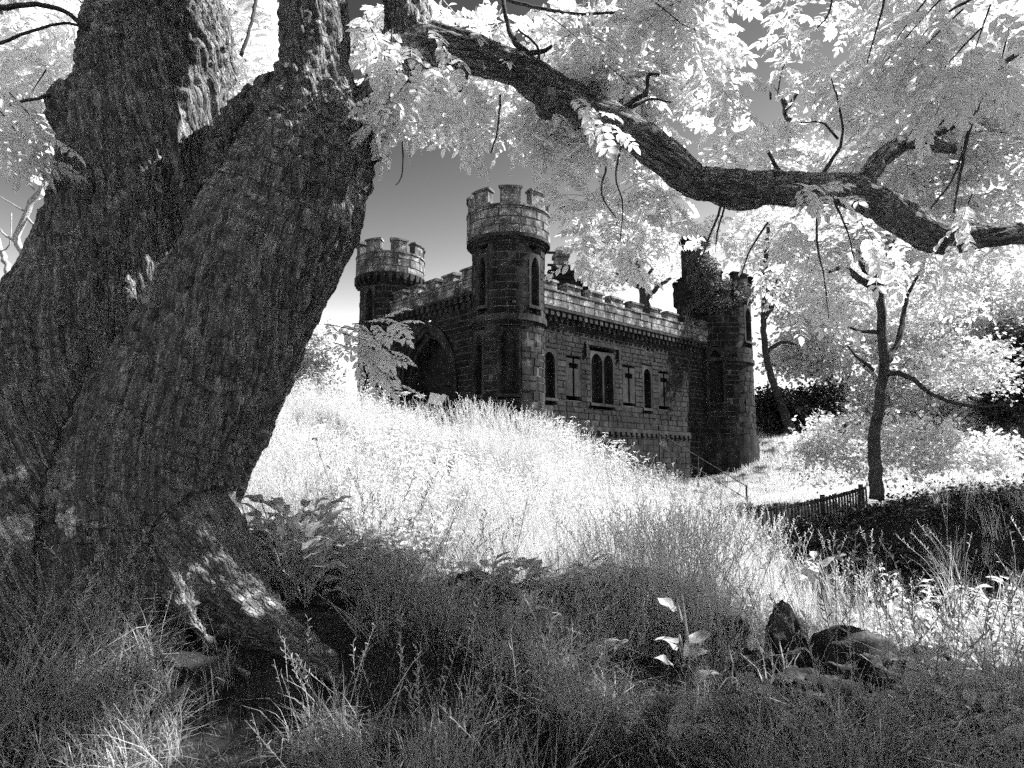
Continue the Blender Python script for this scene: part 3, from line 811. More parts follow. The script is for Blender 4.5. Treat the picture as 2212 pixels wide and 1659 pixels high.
def opening(sf, sc, hw, z0, zs, za, parent, margin=.13, depth=.24, proud=.03, pane='dark', name='window', sill=True, label=None, surround='dressed', lattice=True):
    """pointed window: stone surround with reveal, dark pane behind, sill"""
    o = lancet(hw, z0, zs, za)
    W = hw + margin; ztop = za + margin
    m = MB()
    rect = []
    for x, z in o:
        if z <= zs + 1e-6: rect.append((math.copysign(W, x), z))
        else:
            t = (z - zs) / (za - zs)
            # walk the rectangle: sides first, then the top
            if t < .55: rect.append((math.copysign(W, x), zs + (ztop - zs) * t / .55))
            else: rect.append((math.copysign(W * (1 - (t - .55) / .45), x) if abs(x) > 1e-9 else 0.0, ztop))
    n = len(o)
    vs = [sf.map(sc + x, z, proud) for x, z in rect] + [sf.map(sc + x * 1.0 + math.copysign(.03, x) * (abs(x) > 1e-6), z, proud) for x, z in o] + [sf.map(sc + x, z, proud - .05) for x, z in o] + [sf.map(sc + x, z, -depth - .05) for x, z in o] + [sf.map(sc + x, z, -.2) for x, z in rect]
    fs = []
    for k in range(n - 1):
        fs += [(k, k + 1, n + k + 1, n + k), (n + k, n + k + 1, 2 * n + k + 1, 2 * n + k), (2 * n + k, 2 * n + k + 1, 3 * n + k + 1, 3 * n + k), (k + 1, k, 4 * n + k, 4 * n + k + 1)]
    m.add(vs, fs)
    win = m.build(name, M[surround], parent)
    if label: win['label'] = label
    p = MB()
    vs = [sf.map(sc + x, z, -depth) for x, z in o]
    p.add(vs + [sf.map(sc, z0, -depth)], [(k, k + 1, len(vs)) for k in range(len(vs) - 1)])
    p.build('pane', M[pane], win)
    if sill:
        q = MB(); sf.strip(q, sc - W - .03, sc + W + .03, z0 - .11, z0 - .004, -.2, .085); q.build('sill', M['dressed'], win)
    return lambda a, b: (sc - W, sc + W) if (b > z0 - .11 and a < ztop) else None
def rect_hole(s0, s1, z0, z1): return lambda a, b: (s0, s1) if (b > z0 and a < z1) else None

def t_front(u): # distance along the front wall seen at u
    k = (u - 1106) / F
    return (CX - k * CY) / (k * VA.y - VA.x)
def t_side(u):
    k = (u - 1106) / F
    return (CX - k * CY) / (k * VB.y - VB.x)

RC, RL, RR_ = 1.30, 1.30, 1.78
LT = C0 + VA * 7.85
RT = C0 + VB * 14.2
ZB = -0.8
core_mb = MB()

# -------- merlons and parapets
merlon_mesh_cache = {}
def merlon(sf, s0, s1, z0, z1, parent, th=.34, d=.0, mat='lichen'):
    m = MB(); sf.strip(m, s0, s1, z0, z1 - .12, d - th, d)
    o = m.build('merlon', M[mat], parent)
    c = MB(); sf.strip(c, s0 - .05, s1 + .05, z1 - .117, z1 - .045, d - th - .05, d + .06); sf.strip(c, s0 - .02, s1 + .02, z1 - .042, z1, d - th + .04, d - .02)
    c.build('coping', M[mat], o)
def ring(sf, z0, z1, d, mat, name, parent, full=True, th=.3):
    m = MB(); L = 2 * math.pi * sf.r
    n = 48; vs = []; prof = [(-th, z0), (-th, z1), (d, z1), (d, z0)]
    for k in range(n):
        for dd, z in prof: vs.append(sf.map(L * k / n, z, dd))
    fs = []
    for k in range(n):
        a, b = k * 4, ((k + 1) % n) * 4
        for i in range(4): fs.append((a + i, b + i, b + (i + 1) % 4, a + (i + 1) % 4))
    m.add(vs, fs)
    return m.build(name, M[mat], parent)
def cyl(mb, c, r, z0, z1, n=32):
    mb.tube([Vector((c.x, c.y, z0)), Vector((c.x, c.y, z1))], [r, r], n)

def tower(c, r, z0, ztop, zcren, zpar, zsolid, nmer, phase, parent, par_d, corbels=False, windows=(), strings=(), near=30, lo_z=None, big=True, par_mat='lichen'):
    """round crenellated tower: rubble shaft, moulded parapet base, parapet, merlons with copings"""
    ang = math.atan2(-c.y, -c.x)              # towards the camera
    sf = Surf(c=Vector((c.x, c.y, 0)), r=r, a0=ang)
    half = r * math.pi * .62
    tw = MB(); cyl(tw, c, r - .27, z0, zpar + .1)
    t = tw.build('tower', M['mortar'], parent)
    holes = []
    for (a, hw, zz0, zs, za, pane) in windows:
        holes.append(opening(sf, r * a, hw, zz0, zs, za, t, margin=.12, pane=pane))
    mm = MB()
    zz = sorted([z0] + [z for s in strings for z in (s[0], s[1])] + [zsolid])
    for i in range(0, len(zz), 2):
        zmid = (zz[i] + zz[i + 1]) / 2
        courses(sf, -half, half, zz[i], zz[i + 1], holes, .17 if not big else .2, .3 if not big else .34, .3, .75, near, mm)
    sf.strip(mm, half, 2 * math.pi * r - half, z0, zsolid, -.28, 0)
    mm.build('masonry_backing', M['mortar'], t)
    for s in strings: ring(sf, s[0], s[1], s[2], 'dressed', 'string_course', t)
    # moulded, swelling base of the parapet
    h = zpar - zsolid
    ring(sf, zsolid, zsolid + h * .3, par_d * .35, 'dressed', 'moulding', t)
    ring(sf, zsolid + h * .3, zsolid + h * .62, par_d * .7, 'stone', 'moulding', t)
    ring(sf, zsolid + h * .62, zpar, par_d * 1.0 + .03, 'dressed', 'moulding', t)
    sp = Surf(c=Vector((c.x, c.y, 0)), r=r + par_d, a0=ang)
    if corbels:
        n = 30; L = 2 * math.pi * sp.r
        for k in range(n):
            m = MB(); x = L * k / n
            sp.strip(m, x - .075, x + .075, zsolid + h * .35, zpar - .002, -par_d, .075)
            sp.strip(m, x - .06, x + .06, zsolid + h * .1, zsolid + h * .348, -par_d, .02)
            m.build('corbel', M['dressed'], t)
    pm = MB(); hp = sp.r * math.pi
    courses(sp, -hp, hp, zpar, zcren, [], .26, .36, .45, .8, near + 1, pm, mat=par_mat)
    pm.build('parapet', M['mortar'], t)
    ring(sp, zcren + .003, zcren + .07, .05, par_mat, 'parapet_band', t, th=.36)
    L = 2 * math.pi * sp.r
    w = L / nmer
    for k in range(nmer):
        x = (k + phase) * w
        merlon(sp, x - w * .31, x + w * .31, zcren + .074, ztop, t, mat=par_mat)
    return sf, t

zc = lambda v: zat(v, 22.7)
tower(C0, RC, ZB, zc(403), zc(447), zc(505), zc(522), 8, 0.06, castle, .2,
      windows=[(-.80, .17, zc(655), zc(575), zc(548), 'dark'), (.80, .17, zc(655), zc(575), zc(548), 'dark'), (.02, .30, zc(850), zc(735), zc(712), 'stone'), (-.95, .22, zc(850), zc(735), zc(715), 'stone')],
      strings=[(zc(690), zc(676), .09)], near=30)
zl = lambda v: zat(v, 28.5)
tower(LT, RL, 1.0, zl(516), zl(548), zl(590), zl(612), 8, 0.3, castle, .2, corbels=True,
      windows=[(-.75, .2, zl(700), zl(645), zl(620), 'dark'), (-.1, .42, 1.4, zl(815), zl(798), 'dark')], strings=[(zl(745), zl(735), .07)], near=10)
zr = lambda v: zat(v, 32.2)
tower(RT, RR_, ZB, zr(590), zr(615), zr(636), zr(646), 8, 0.0, castle, .16,
      windows=[(.0, .3, zr(870), zr(785), zr(757), 'dark'), (-.55, .32, zr(735), zr(682), zr(662), 'dark'), (1.15, .3, zr(735), zr(682), zr(662), 'dark')],
      strings=[(zr(782), zr(774), .1)], near=6, par_mat='stone')
# stepped foot of the right tower and the turret on its roof
sfR = Surf(c=Vector((RT.x, RT.y, 0)), r=RR_, a0=math.atan2(-RT.y, -RT.x))
ring(sfR, ZB, zr(942), .14, 'stone', 'plinth', castle)
tt = Vector((RT.x - .95, RT.y - .1, 0)); tm = MB(); cyl(tm, tt, .62, zr(640), zr(505), 16); cyl(tm, tt, .72, zr(504.5), zr(490), 16); tm.build('turret', M['stone'], castle)
# buttress foot of the corner tower
bm_ = MB(); sfb = Surf(p0=C0 + Vector((0, 0, 0)), di=VB, nrm=Vector((VB.y, -VB.x, 0)))
NB = sfb.nrm
sfb = Surf(p0=C0 + NB * 0.35, di=VB, nrm=NB)
sfb.strip(bm_, .45, 1.36, ZB, zc(930), 0, .78); sfb.strip(bm_, .5, 1.32, zc(929), zc(885), 0, .7); sfb.strip(bm_, .55, 1.28, zc(884.5), zc(868), 0, .62)
bm_.build('buttress', M['dressed'], castle)

# -------- front wall with the gate
NA = -VB                                      # outward normal of the front wall (towards the camera's left)
NA = Vector((-VA.y, VA.x, 0)); NA = NA if NA.y < 0 else -NA
sfF = Surf(p0=C0 + NA * 0.45, di=VA, nrm=NA)
ZF = 1.0
f_top, f_cren, f_cb, f_ct = 9.10, 8.62, 7.62, 8.02
gs, ghw = 4.35, 1.62
g_spring, g_apex = zat(835, 27), zat(722, 27.3)
fm = MB(); FL0, FL1 = 1.0, 6.75
outer = lambda z, hw, zs, za: (hw if z <= zs else (lambda rr: max(0.0, math.sqrt(max(0, rr * rr - (z - zs) ** 2)) - (rr - hw)))((hw * hw + (za - zs) ** 2) / (2 * hw)))
def gate_hole(a, b):
    w = outer(a, ghw + .42, g_spring, g_apex + .42)
    return (gs - w + .06, gs + w - .06) if a < g_apex + .40 else None
courses(sfF, FL0, FL1, ZF, f_cb, [gate_hole], .2, .3, .3, .8, 20, fm)
sfF.strip(fm, FL0, FL1, f_cb, f_cren, -.28, .0)
fm.build('front_wall', M['mortar'], castle)
gate = MB()
# recessed orders of the arch, each stone a voussoir
arch = None
def arch_ring(hw0, hw1, rise0, rise1, d0, d1, parent, nst, mat='dressed'):
    def pt(hw, za, t):
        # t from 0 (left spring) to 1 (right spring)
        s = 1 if t > .5 else -1
        tt = 1 - abs(t - .5) * 2
        rise = za - g_spring; rr = (hw * hw + rise * rise) / (2 * hw); am = math.atan2(rise, rr - hw)
        a = am * tt
        return (s * (rr * math.cos(a) - (rr - hw)), g_spring + rr * math.sin(a))
    for k in range(nst):
        t0, t1 = (k + .03) / nst, (k + .97) / nst
        m = MB(); vs = []
        for t in (t0, (t0 + t1) / 2, t1):
            a, b = pt(hw0, rise0, t), pt(hw1, rise1, t)
            vs += [sfF.map(gs + a[0], a[1], d0), sfF.map(gs + b[0], b[1], d0), sfF.map(gs + b[0], b[1], d1), sfF.map(gs + a[0], a[1], d1)]
        fs = []
        for q in range(2):
            for i in range(4): fs.append((q * 4 + i, q * 4 + 4 + i, q * 4 + 4 + (i + 1) % 4, q * 4 + (i + 1) % 4))
        fs += [(0, 1, 2, 3), (11, 10, 9, 8)]
        m.add(vs, fs); m.build('voussoir', M[mat], parent)
    for sg in (-1, 1):
        j = MB(); sfF.strip(j, gs + sg * hw0, gs + sg * hw1, ZF, g_spring, d0, d1); j.build('jamb', M[mat], parent)
gt = MB()
for sg in (-1, 1): sfF.strip(gt, gs + sg * (ghw - .55), gs + sg * (ghw + .42), g_spring - .09, g_spring - .002, -.9, .06)
gateway = gt.build('gateway', M['dressed'], castle)
gateway['label'] = 'tall pointed gate arch with stepped stone orders'
arch_ring(ghw + .22, ghw + .42, g_apex + .22, g_apex + .42, -.1, .09, gateway, 25)
arch_ring(ghw, ghw + .22, g_apex, g_apex + .22, -.5, .03, gateway, 21)
arch_ring(ghw - .2, ghw, g_apex - .2, g_apex, -.85, -.2, gateway, 19)
dm = MB(); sfF.strip(dm, gs - 1.75, gs + 1.75, ZF, g_apex + .3, -1.6, -.86); dm.build('dark_gate_fill', M['dark'], gateway)  # near-black slab closing the gate opening
dw = opening(Surf(p0=sfF.p0 - NA * .86, di=VA, nrm=NA), gs - .95, .2, ZF + 1.2, zat(830, 27), zat(812, 27), gateway, margin=.1, depth=.05, sill=False, name='side_light')
# spandrel fill behind the arch stones
sp_ = MB()
for sg in (-1, 1):
    for k in range(10):
        z0 = g_spring + (g_apex + .42 - g_spring) * k / 10; z1 = g_spring + (g_apex + .42 - g_spring) * (k + 1) / 10
        w = outer(z1, ghw + .2, g_spring, g_apex + .2)
        w2 = outer(z0, ghw + .42, g_spring, g_apex + .42) + .12
        sfF.strip(sp_, gs + sg * max(w + .03, .0), gs + sg * w2, z0, z1, -.3, -.06)
sp_.build('spandrel', M['mortar'], castle)

def corbel_row(sf, s0, s1, n, z0, z1, d, parent, mat='dressed'):
    for k in range(n):
        x = s0 + (s1 - s0) * (k + .5) / n
        m = MB(); w = (s1 - s0) / n * .27
        sf.strip(m, x - w, x + w, z0 + (z1 - z0) * .45, z1, -.05, d)
        sf.strip(m, x - w * .9, x + w * .9, z0, z0 + (z1 - z0) * .446, -.05, d * .55)
        m.build('corbel', M[mat], parent)
def wall_top(sf, s0, s1, zcb, zct, zcr, zt, n, d, parent, ncorb, near):
    corbel_row(sf, s0, s1, ncorb, zcb, zct, d, parent)
    pb = MB(); sf.strip(pb, s0, s1, zct + .002, zct + .1, -.2, d + .03); pb.build('parapet_band', M['dressed'], parent)
    pm = MB(); sp2 = Surf(p0=sf.p0 + sf.nrm * (d - .005), di=sf.di, nrm=sf.nrm)
    courses(sp2, s0, s1, zct + .103, zcr, [], .24, .34, .4, .9, near, pm, mat='lichen')
    pm.build('parapet', M['mortar'], parent)
    cp = MB(); sf.strip(cp, s0, s1, zcr + .003, zcr + .07, d - .4, d + .05); cp.build('parapet_coping', M['lichen'], parent)
    w = (s1 - s0) / n
    for k in range(n):
        x = s0 + w * (k + .5)
        merlon(sp2, x - w * .29, x + w * .29, zcr + .074, zt, parent, .36, .0)
wall_top(sfF, FL0, FL1, f_cb, f_ct, f_cren, f_top, 5, .22, castle, 16, 21)

# -------- side wall
sfS = Surf(p0=C0 + NB * 0.35, di=VB, nrm=NB)
SL0, SL1 = 0.9, 13.0
s_cb, s_ct, s_cren, s_top = 7.12, 7.5, 8.2, 8.66
sm_ = MB()
def zs_(v, s): return zat(v, (sfS.p0 + VB * s).y)
def usz(xz): return (1300 + xz * 0.42195) / 1.15732          # x of the enlarged crop -> view pixels
def vsz(yz): return (560 + yz * 0.42195) / 1.15732
def s_of(xz):
    k = (usz(xz) - 1106) / F; p = sfS.p0
    return (p.x - k * p.y) / (k * VB.y - VB.x)
holes = []
def side_lancet(x0, x1, top, bot, spring=.28, **kw):
    s0, s1 = s_of(x0), s_of(x1); s = (s0 + s1) / 2; hw = abs(s1 - s0) / 2
    z1, z0 = zs_(vsz(top), s), zs_(vsz(bot), s)
    holes.append(opening(sfS, s, hw, z0, z1 - max(hw * 1.35, .1), z1, castle, **kw))
side_lancet(147, 203, 757, 1030)
side_lancet(427, 488, 768, 1062, margin=.09)
side_lancet(502, 552, 778, 1070, margin=.09)
side_lancet(740, 776, 858, 1092)
def cross_loop(xc, top, bot, arm):
    s = s_of(xc); z1, z0 = zs_(vsz(top), s), zs_(vsz(bot), s); za = zs_(vsz(arm), s)
    m = MB()
    # surround of dressed stone left open as a cross
    w, a, ah = .055, .26, .10
    W = .42
    for s0, s1, q0, q1 in ((-W, -w, z0, za - ah), (w, W, z0, za - ah), (-W, -a, za - ah, za + ah), (a, W, za - ah, za + ah), (-W, -w, za + ah, z1), (w, W, za + ah, z1)):
        sfS.strip(m, s + s0, s + s1, q0, q1 - .002, -.25, .018)
    o = m.build('arrow_loop', M['stone'], castle)
    p = MB(); sfS.strip(p, s - .3, s + .3, z0, z1, -.26, -.2); p.build('pane', M['dark'], o)
    holes.append(rect_hole(s - W, s + W, z0, z1))
cross_loop(318, 797, 1020, 840)
cross_loop(648, 852, 1060, 900)
cross_loop(857, 888, 1080, 925)
# low vault into the ravine
sv = s_of(460); vz = zs_(vsz(1362), sv)
holes.append(opening(sfS, sv, 1.15, ZB, vz - .75, vz, castle, margin=.25, depth=.2, name='vault', sill=False))
z_lc = zs_(vsz(1225), s_of(460))
courses(sfS, SL0, SL1, ZB, z_lc, holes, .2, .32, .3, .8, 14, sm_)
courses(sfS, SL0, SL1, z_lc + .16, s_cb, holes, .15, .26, .25, .65, 14, sm_)
sfS.strip(sm_, SL0, SL1, s_cb, s_cren, -.28, .0)
sfS.strip(sm_, SL0, SL1, z_lc, z_lc + .16, -.28, 0.0)
sm_.build('side_wall', M['mortar'], castle)
corbel_row(sfS, SL0, SL1, 34, z_lc - .22, z_lc, .07, castle, 'stone')
sc_ = MB(); sfS.strip(sc_, SL0, SL1, z_lc + .002, z_lc + .157, -.1, .07); sc_.build('string_course', M['dressed'], castle)
wall_top(sfS, SL0, SL1, s_cb, s_ct, s_cren, s_top, 9, .24, castle, 38, 15)
# square hood mould over the twin lancet
hs0, hs1 = s_of(388), s_of(592); hm = MB()
hz = zs_(vsz(715), (hs0 + hs1) / 2); hzb = zs_(vsz(830), (hs0 + hs1) / 2)
sfS.strip(hm, hs0, hs1, hz - .11, hz, -.02, .08); sfS.strip(hm, hs0, hs0 + .11, hz - .55, hz - .113, -.02, .11); sfS.strip(hm, hs1 - .11, hs1, hz - .55, hz - .113, -.02, .11)
hm.build('hood_mould', M['stone'], castle)

# -------- solid core, crow-stepped gable with chimney, inner roof
km = MB()
def prism(mb, pts, z0, z1):
    n = len(pts)
    mb.add([Vector((p.x, p.y, z0)) for p in pts] + [Vector((p.x, p.y, z1)) for p in pts],
           [tuple(range(n - 1, -1, -1)), tuple(range(n, 2 * n))] + [(k, (k + 1) % n, n + (k + 1) % n, n + k) for k in range(n)])
q0 = C0 - NA * .05 - NB * .0
prism(km, [C0 + VA * .3 + VB * .6 , C0 + VA * .3 + VB * 13.5, C0 + VA * 7.5 + VB * 13.5, C0 + VA * 7.5 + VB * 2.2, C0 + VA * 5 + VB * 2.2, C0 + VA * 1 + VB * 2.2], ZB, 7.9)
km.build('inner_block', M['mortar'], castle)
gp = at(1213.6, 600, 30.0)
sg_ = Surf(p0=Vector((gp.x, gp.y, 0)), di=Vector((1, .1, 0)).normalized(), nrm=Vector((.1, -1, 0)).normalized())
def zg(v): return zat(v, 30.0)
gm = MB()
steps = [(571, .43), (582, .62), (593, .80), (604, 1.0), (616, 1.25), (630, 1.5)]

gable = MB(); sg_.strip(gable, -2.4, 2.4, 6.8, zg(650), -.4, -.02)
gab = gable.build('stepped_gable', M['mortar'], castle)
zz = [zg(650)] + [zg(v) for v, w in reversed(steps)]
ww = [w for v, w in reversed(steps)]
for k in range(len(ww)):
    b = zz[k]; tpz = zz[k + 1]
    x = -ww[k]
    while x < ww[k] - .02:
        L = min(random.uniform(.3, .6), ww[k] - x)
        m = MB(); sg_.block(m, x, x + L - .012, b, tpz - .012, -.4, random.uniform(0, .03)); sg_.strip(m, x + .01, x + L - .02, b + .01, tpz - .014, -.42, -.01)
        m.build('stone', M['stone'], gab); x += L
ch = MB(); sg_.strip(ch, -.30, .30, zg(575), zg(556), -.5, .05); sg_.strip(ch, -.37, .37, zg(555.5), zg(548), -.56, .11); sg_.strip(ch, -.27, .27, zg(547.5), zg(540), -.46, 0.0)
ch.build('chimney', M['lichen'], castle)
# drain spouts on the corner tower
for v in (562, 590):
    m = MB(); p = C0 + Vector((RC + .12, -.1, zc(v - 40))); m.tube([p, p + Vector((.3, -.05, -.02))], [.05, .05], 8); m.build('spout', M['dark'], castle)

# -------- the stones: the 300 that show largest are objects of their own, the rest is one piece of stonework per material
def seen_px(e):
    near, sf, s0, s1, z0, z1, pr, mat, ar = e
    p = sf.map((s0 + s1) / 2, (z0 + z1) / 2, 0.02)
    u, v = proj(p)
    if not (0 < u < 2212 and 0 < v < 1010): return 0
    nrm = (sf.map((s0 + s1) / 2, z0, 1.0) - sf.map((s0 + s1) / 2, z0, 0.0))
    view = (EYE - p)
    if (u < 700) or (v > 880 and u < 1160): return 0
    return max(0.0, nrm.normalized().dot(view.normalized())) * ar / (view.length ** 2)
STONES.sort(key=lambda e: -seen_px(e))
bulk = {}
for k, (near, sf, s0, s1, z0, z1, pr, mat, ar) in enumerate(STONES):
    if k < 290:
        m = MB(); sf.block(m, s0, s1, z0, z1, -.03, pr); m.build('stone', M[mat], castle)
    else:
        sf.block(bulk.setdefault(mat, MB()), s0, s1, z0, z1, -.03, pr)
for mat, m in bulk.items():
    o = m.build('stonework', M[mat], castle); o['kind'] = 'stuff'
# ivy on the right tower
IP, IS = [], []
def ivy(u0, u1, v0, v1, Y, n):
    for k in range(n):
        IP.append(tuple(at(random.uniform(u0, u1), random.uniform(v0, v1), Y + random.uniform(-.3, .6)))); IS.append(random.uniform(.6, 1.1))
for (u0, u1, v0, v1, n) in ((1495, 1535, 490, 570, 90), (1490, 1550, 560, 620, 120), (1500, 1580, 600, 670, 110), (1585, 1625, 610, 660, 25), (1480, 1500, 640, 760, 30)):
    ivy(u0, u1, v0, v1, 31.4, n)
n = len(IP)
point_set('ivy', IP, rand_rot(n, .8), IS, RNG.integers(0, 3, n), IVY_SPRAY, castle)

# ------------------------------------------------------------------ plants of the meadow
def blade(mb, o, az, h, lean, w, seg=4, curl=1.0):
    d = Vector((math.cos(az), math.sin(az), 0)); s = Vector((-d.y, d.x, 0))
    pts = []
    for k in range(seg + 1):
        t = k / seg
        a = lean * (t ** 1.5) * curl
        pts.append(o + d * (h * math.sin(a) * t) + Vector((0, 0, h * t * math.cos(a * .8))))
    vs = []
    for k, p in enumerate(pts[:-1]):
        ww = w * (1 - .75 * k / seg); vs += [p - s * ww / 2, p + s * ww / 2]
    vs.append(pts[-1])
    fs = [(2 * k, 2 * k + 1, 2 * k + 3, 2 * k + 2) for k in range(seg - 1)] + [(2 * seg - 2, 2 * seg - 1, 2 * seg)]
    mb.add(vs, fs)
    return pts[-1]
def clump_mesh(seed, n, hmin, hmax, rad, lean, w, heads=0, mat='grass'):
    rnd = random.Random(seed); mb = MB()
    for k in range(n):
        a = rnd.uniform(0, 6.28); r = rad * math.sqrt(rnd.random())
        blade(mb, Vector((r * math.cos(a), r * math.sin(a), -.03)), rnd.uniform(0, 6.28), rnd.uniform(hmin, hmax), rnd.gauss(lean, lean * .4), w * rnd.uniform(.7, 1.3))
    for k in range(heads):
        a = rnd.uniform(0, 6.28); r = rad * rnd.random(); h = hmax * rnd.uniform(1.0, 1.35)
        o = Vector((r * math.cos(a), r * math.sin(a), 0)); ln = rnd.uniform(.05, .4); az = rnd.uniform(0, 6.28)
        d = Vector((math.cos(az), math.sin(az), 0))
        pts = [o + d * (h * ln * t * t) + Vector((0, 0, h * t)) for t in (0, .35, .7, 1)]
        mb.tube(pts, [.0016] * 4, 3, False)
        for q in range(9):       # feathery seed head
            p = pts[2].lerp(pts[3], .35 + .65 * q / 8)
            leaflet(mb, p, Vector((rnd.gauss(0, 1), rnd.gauss(0, 1), 1.2)), Vector((1, 0, .2)), .035, .008)
    return mb.mesh('grass_clump', M[mat])
def nettle_mesh(seed, h=.9, L=.07, mat='nettle'):
    rnd = random.Random(seed); mb = MB()
    for st in range(3):          # a few stems from one root
        az = rnd.uniform(0, 6.28); ln = rnd.uniform(.05, .35); hh = h * rnd.uniform(.65, 1.05)
        ox, oy = rnd.gauss(0, .05), rnd.gauss(0, .05)
        pt = lambda t: Vector((ox + math.cos(az) * ln * t * t, oy + math.sin(az) * ln * t * t, hh * t))
        mb.tube([pt(t) for t in (0, .3, .6, 1)], [.004, .004, .003, .002], 3, False)
        n = rnd.randint(7, 10)
        for k in range(n):
            t = min(1, .2 + .8 * k / (n - 1) + rnd.uniform(-.03, .03)); a0 = k * 1.571 + rnd.uniform(-.6, .6)
            for q in (0, math.pi):
                if rnd.random() < .12: continue
                sz = L * (1.2 - .6 * max(0, t - .3)) * rnd.uniform(.65, 1.25)
                d = Vector((math.cos(a0 + q), math.sin(a0 + q), rnd.uniform(-1.0, .7) + .8 * (t > .9)))
                leaflet(mb, pt(t), d, Vector((rnd.gauss(0, .4), rnd.gauss(0, .4), 1)), sz, sz * .5, rnd.uniform(.1, .45), .12)
    return mb.mesh('nettle_plant', M[mat])
TALL = [clump_mesh(100 + k, 34, .3, .68, .15, .42, .005, 3) for k in range(5)]
NEAR = [clump_mesh(120 + k, 20, .22, .72, .09, .95, .0105, 1, 'shade_toned_grass') for k in range(6)]
LAWN = [clump_mesh(140 + k, 40, .06, .2, .16, .5, .007, 0) for k in range(3)]
NETT = [nettle_mesh(160 + k, random.uniform(.65, 1.0)) for k in range(6)]
FERN = [broad_spray_mesh(180 + k, M['evergreen'], 36, .35, .07) for k in range(3)]  # near-black leaves: the bank's shade is put into their colour

def in_poly(u, v, poly):
    c = False; j = len(poly) - 1
    for i in range(len(poly)):
        (x1, y1), (x2, y2) = poly[i], poly[j]
        if (y1 > v) != (y2 > v) and u < (x2 - x1) * (v - y1) / (y2 - y1) + x1: c = not c
        j = i
    return c
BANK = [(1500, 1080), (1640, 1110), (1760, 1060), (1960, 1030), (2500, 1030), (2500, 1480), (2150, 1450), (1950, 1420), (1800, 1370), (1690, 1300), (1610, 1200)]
ROCK = [(1580, 1420), (1640, 1380), (1760, 1360), (1930, 1430), (2060, 1430), (2080, 1560), (1960, 1720), (1620, 1720), (1560, 1520)]
def castle_in(x, y):
    p = Vector((x, y, 0)) - C0
    a, b = p.dot(VA), p.dot(VB)
    if -1.2 < a and -1.2 < b < 15.5: return True
    return False
def field(n, y0, y1, xw, keep, expo=1.0):
    out = []
    while len(out) < n:
        y = y0 + (y1 - y0) * random.random() ** expo; x = random.uniform(-xw, xw) * (y * .80 + .6)
        if castle_in(x, y): continue
        u, v = proj((x, y, gz_fast(x, y)))
        if not keep(u, v, x, y): continue
        out.append((x, y))
    return np.array(out)
# quick lookup of the ground height
_gx = np.arange(-60, 75, .25); _gy = np.arange(-8, 90, .25)
_X, _Y = np.meshgrid(_gx, _gy); _Z = gzs(np.column_stack([_X.ravel(), _Y.ravel()])).reshape(_X.shape)
def gz_fast(x, y):
    i = min(max((x + 60) / .25, 0), len(_gx) - 2); j = min(max((y + 8) / .25, 0), len(_gy) - 2)
    a, b = int(i), int(j); fx, fy = i - a, j - b
    return (_Z[b, a] * (1 - fx) + _Z[b, a + 1] * fx) * (1 - fy) + (_Z[b + 1, a] * (1 - fx) + _Z[b + 1, a + 1] * fx) * fy
def trunk_clear(x, y):
    if (x + 2.25) ** 2 / 1.2 ** 2 + (y - 5.5) ** 2 / 0.85 ** 2 < 1: return False
    if (x + 1.95) ** 2 + (y - 5.75) ** 2 < .35 or (-2.2 < x < -1.25 and 4.9 < y < 5.8): return False
    for (ax, ay, bx, by, r) in ((-1.75, 4.9, -1.1, 4.2, .2), (-2.2, 4.7, -1.8, 4.15, .12)):     # keep the surface roots free
        t = max(0, min(1, ((x - ax) * (bx - ax) + (y - ay) * (by - ay)) / ((bx - ax) ** 2 + (by - ay) ** 2)))
        if (x - ax - t * (bx - ax)) ** 2 + (y - ay - t * (by - ay)) ** 2 < r * r: return False
    return True
def scatter(name, xy, src, smin, smax, label, cat, tilt=.12, sink=0.0, kind='stuff'):
    P = [(x, y, gz_fast(x, y) - sink) for x, y in xy]; n = len(P)
    o = point_set(name, P, rand_rot(n, tilt), RNG.uniform(smin, smax, n), RNG.integers(0, len(src), n), src, None, kind)
    return tag(o, label, cat)

def patchy(x, y, f=.8, off=0): return vnoise(np.array([[x * f + off, y * f, off]]))[0]
def scatter2(name, xy, src, smin, smax, label, cat, tilt=.12, f=.7, off=0):
    P = [(x, y, gz_fast(x, y)) for x, y in xy]; n = len(P)
    s = [(smin + (smax - smin) * min(1, max(0, .5 + .9 * patchy(x, y, f, off) + random.uniform(-.25, .25)))) for x, y in xy]
    o = point_set(name, P, rand_rot(n, tilt), s, RNG.integers(0, len(src), n), src, None)
    return tag(o, label, cat)
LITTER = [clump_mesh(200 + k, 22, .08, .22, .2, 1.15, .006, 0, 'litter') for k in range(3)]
WEED = []
for k in range(4):
    rnd = random.Random(300 + k); mb = MB()
    for q in range(9):
        a_ = q * 2.4; h_ = rnd.uniform(.05, .4)
        o_ = Vector((0, 0, h_)); d_ = Vector((math.cos(a_), math.sin(a_), rnd.uniform(.0, .7)))
        mb.tube([Vector((0, 0, 0)), o_ * .6 + d_ * .03, o_ + d_ * .08], [.004, .003, .002], 3, False)
        L_ = rnd.uniform(.12, .22); leaflet(mb, o_ + d_ * .08, d_, Vector((0, 0, 1)), L_, L_ * .5, .3, .15)
    WEED.append(mb.mesh('weed', M['dock']))
notrock = lambda u, v: (not in_poly(u, v, ROCK)) or random.random() < .06
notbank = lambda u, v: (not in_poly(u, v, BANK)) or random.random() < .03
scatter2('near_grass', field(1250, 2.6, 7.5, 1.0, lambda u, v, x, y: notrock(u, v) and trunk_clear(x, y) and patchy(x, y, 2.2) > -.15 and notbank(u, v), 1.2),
        NEAR, .55, 1.35, 'long arching grass in the shade below the old ash', 'grass', .25, 1.1)
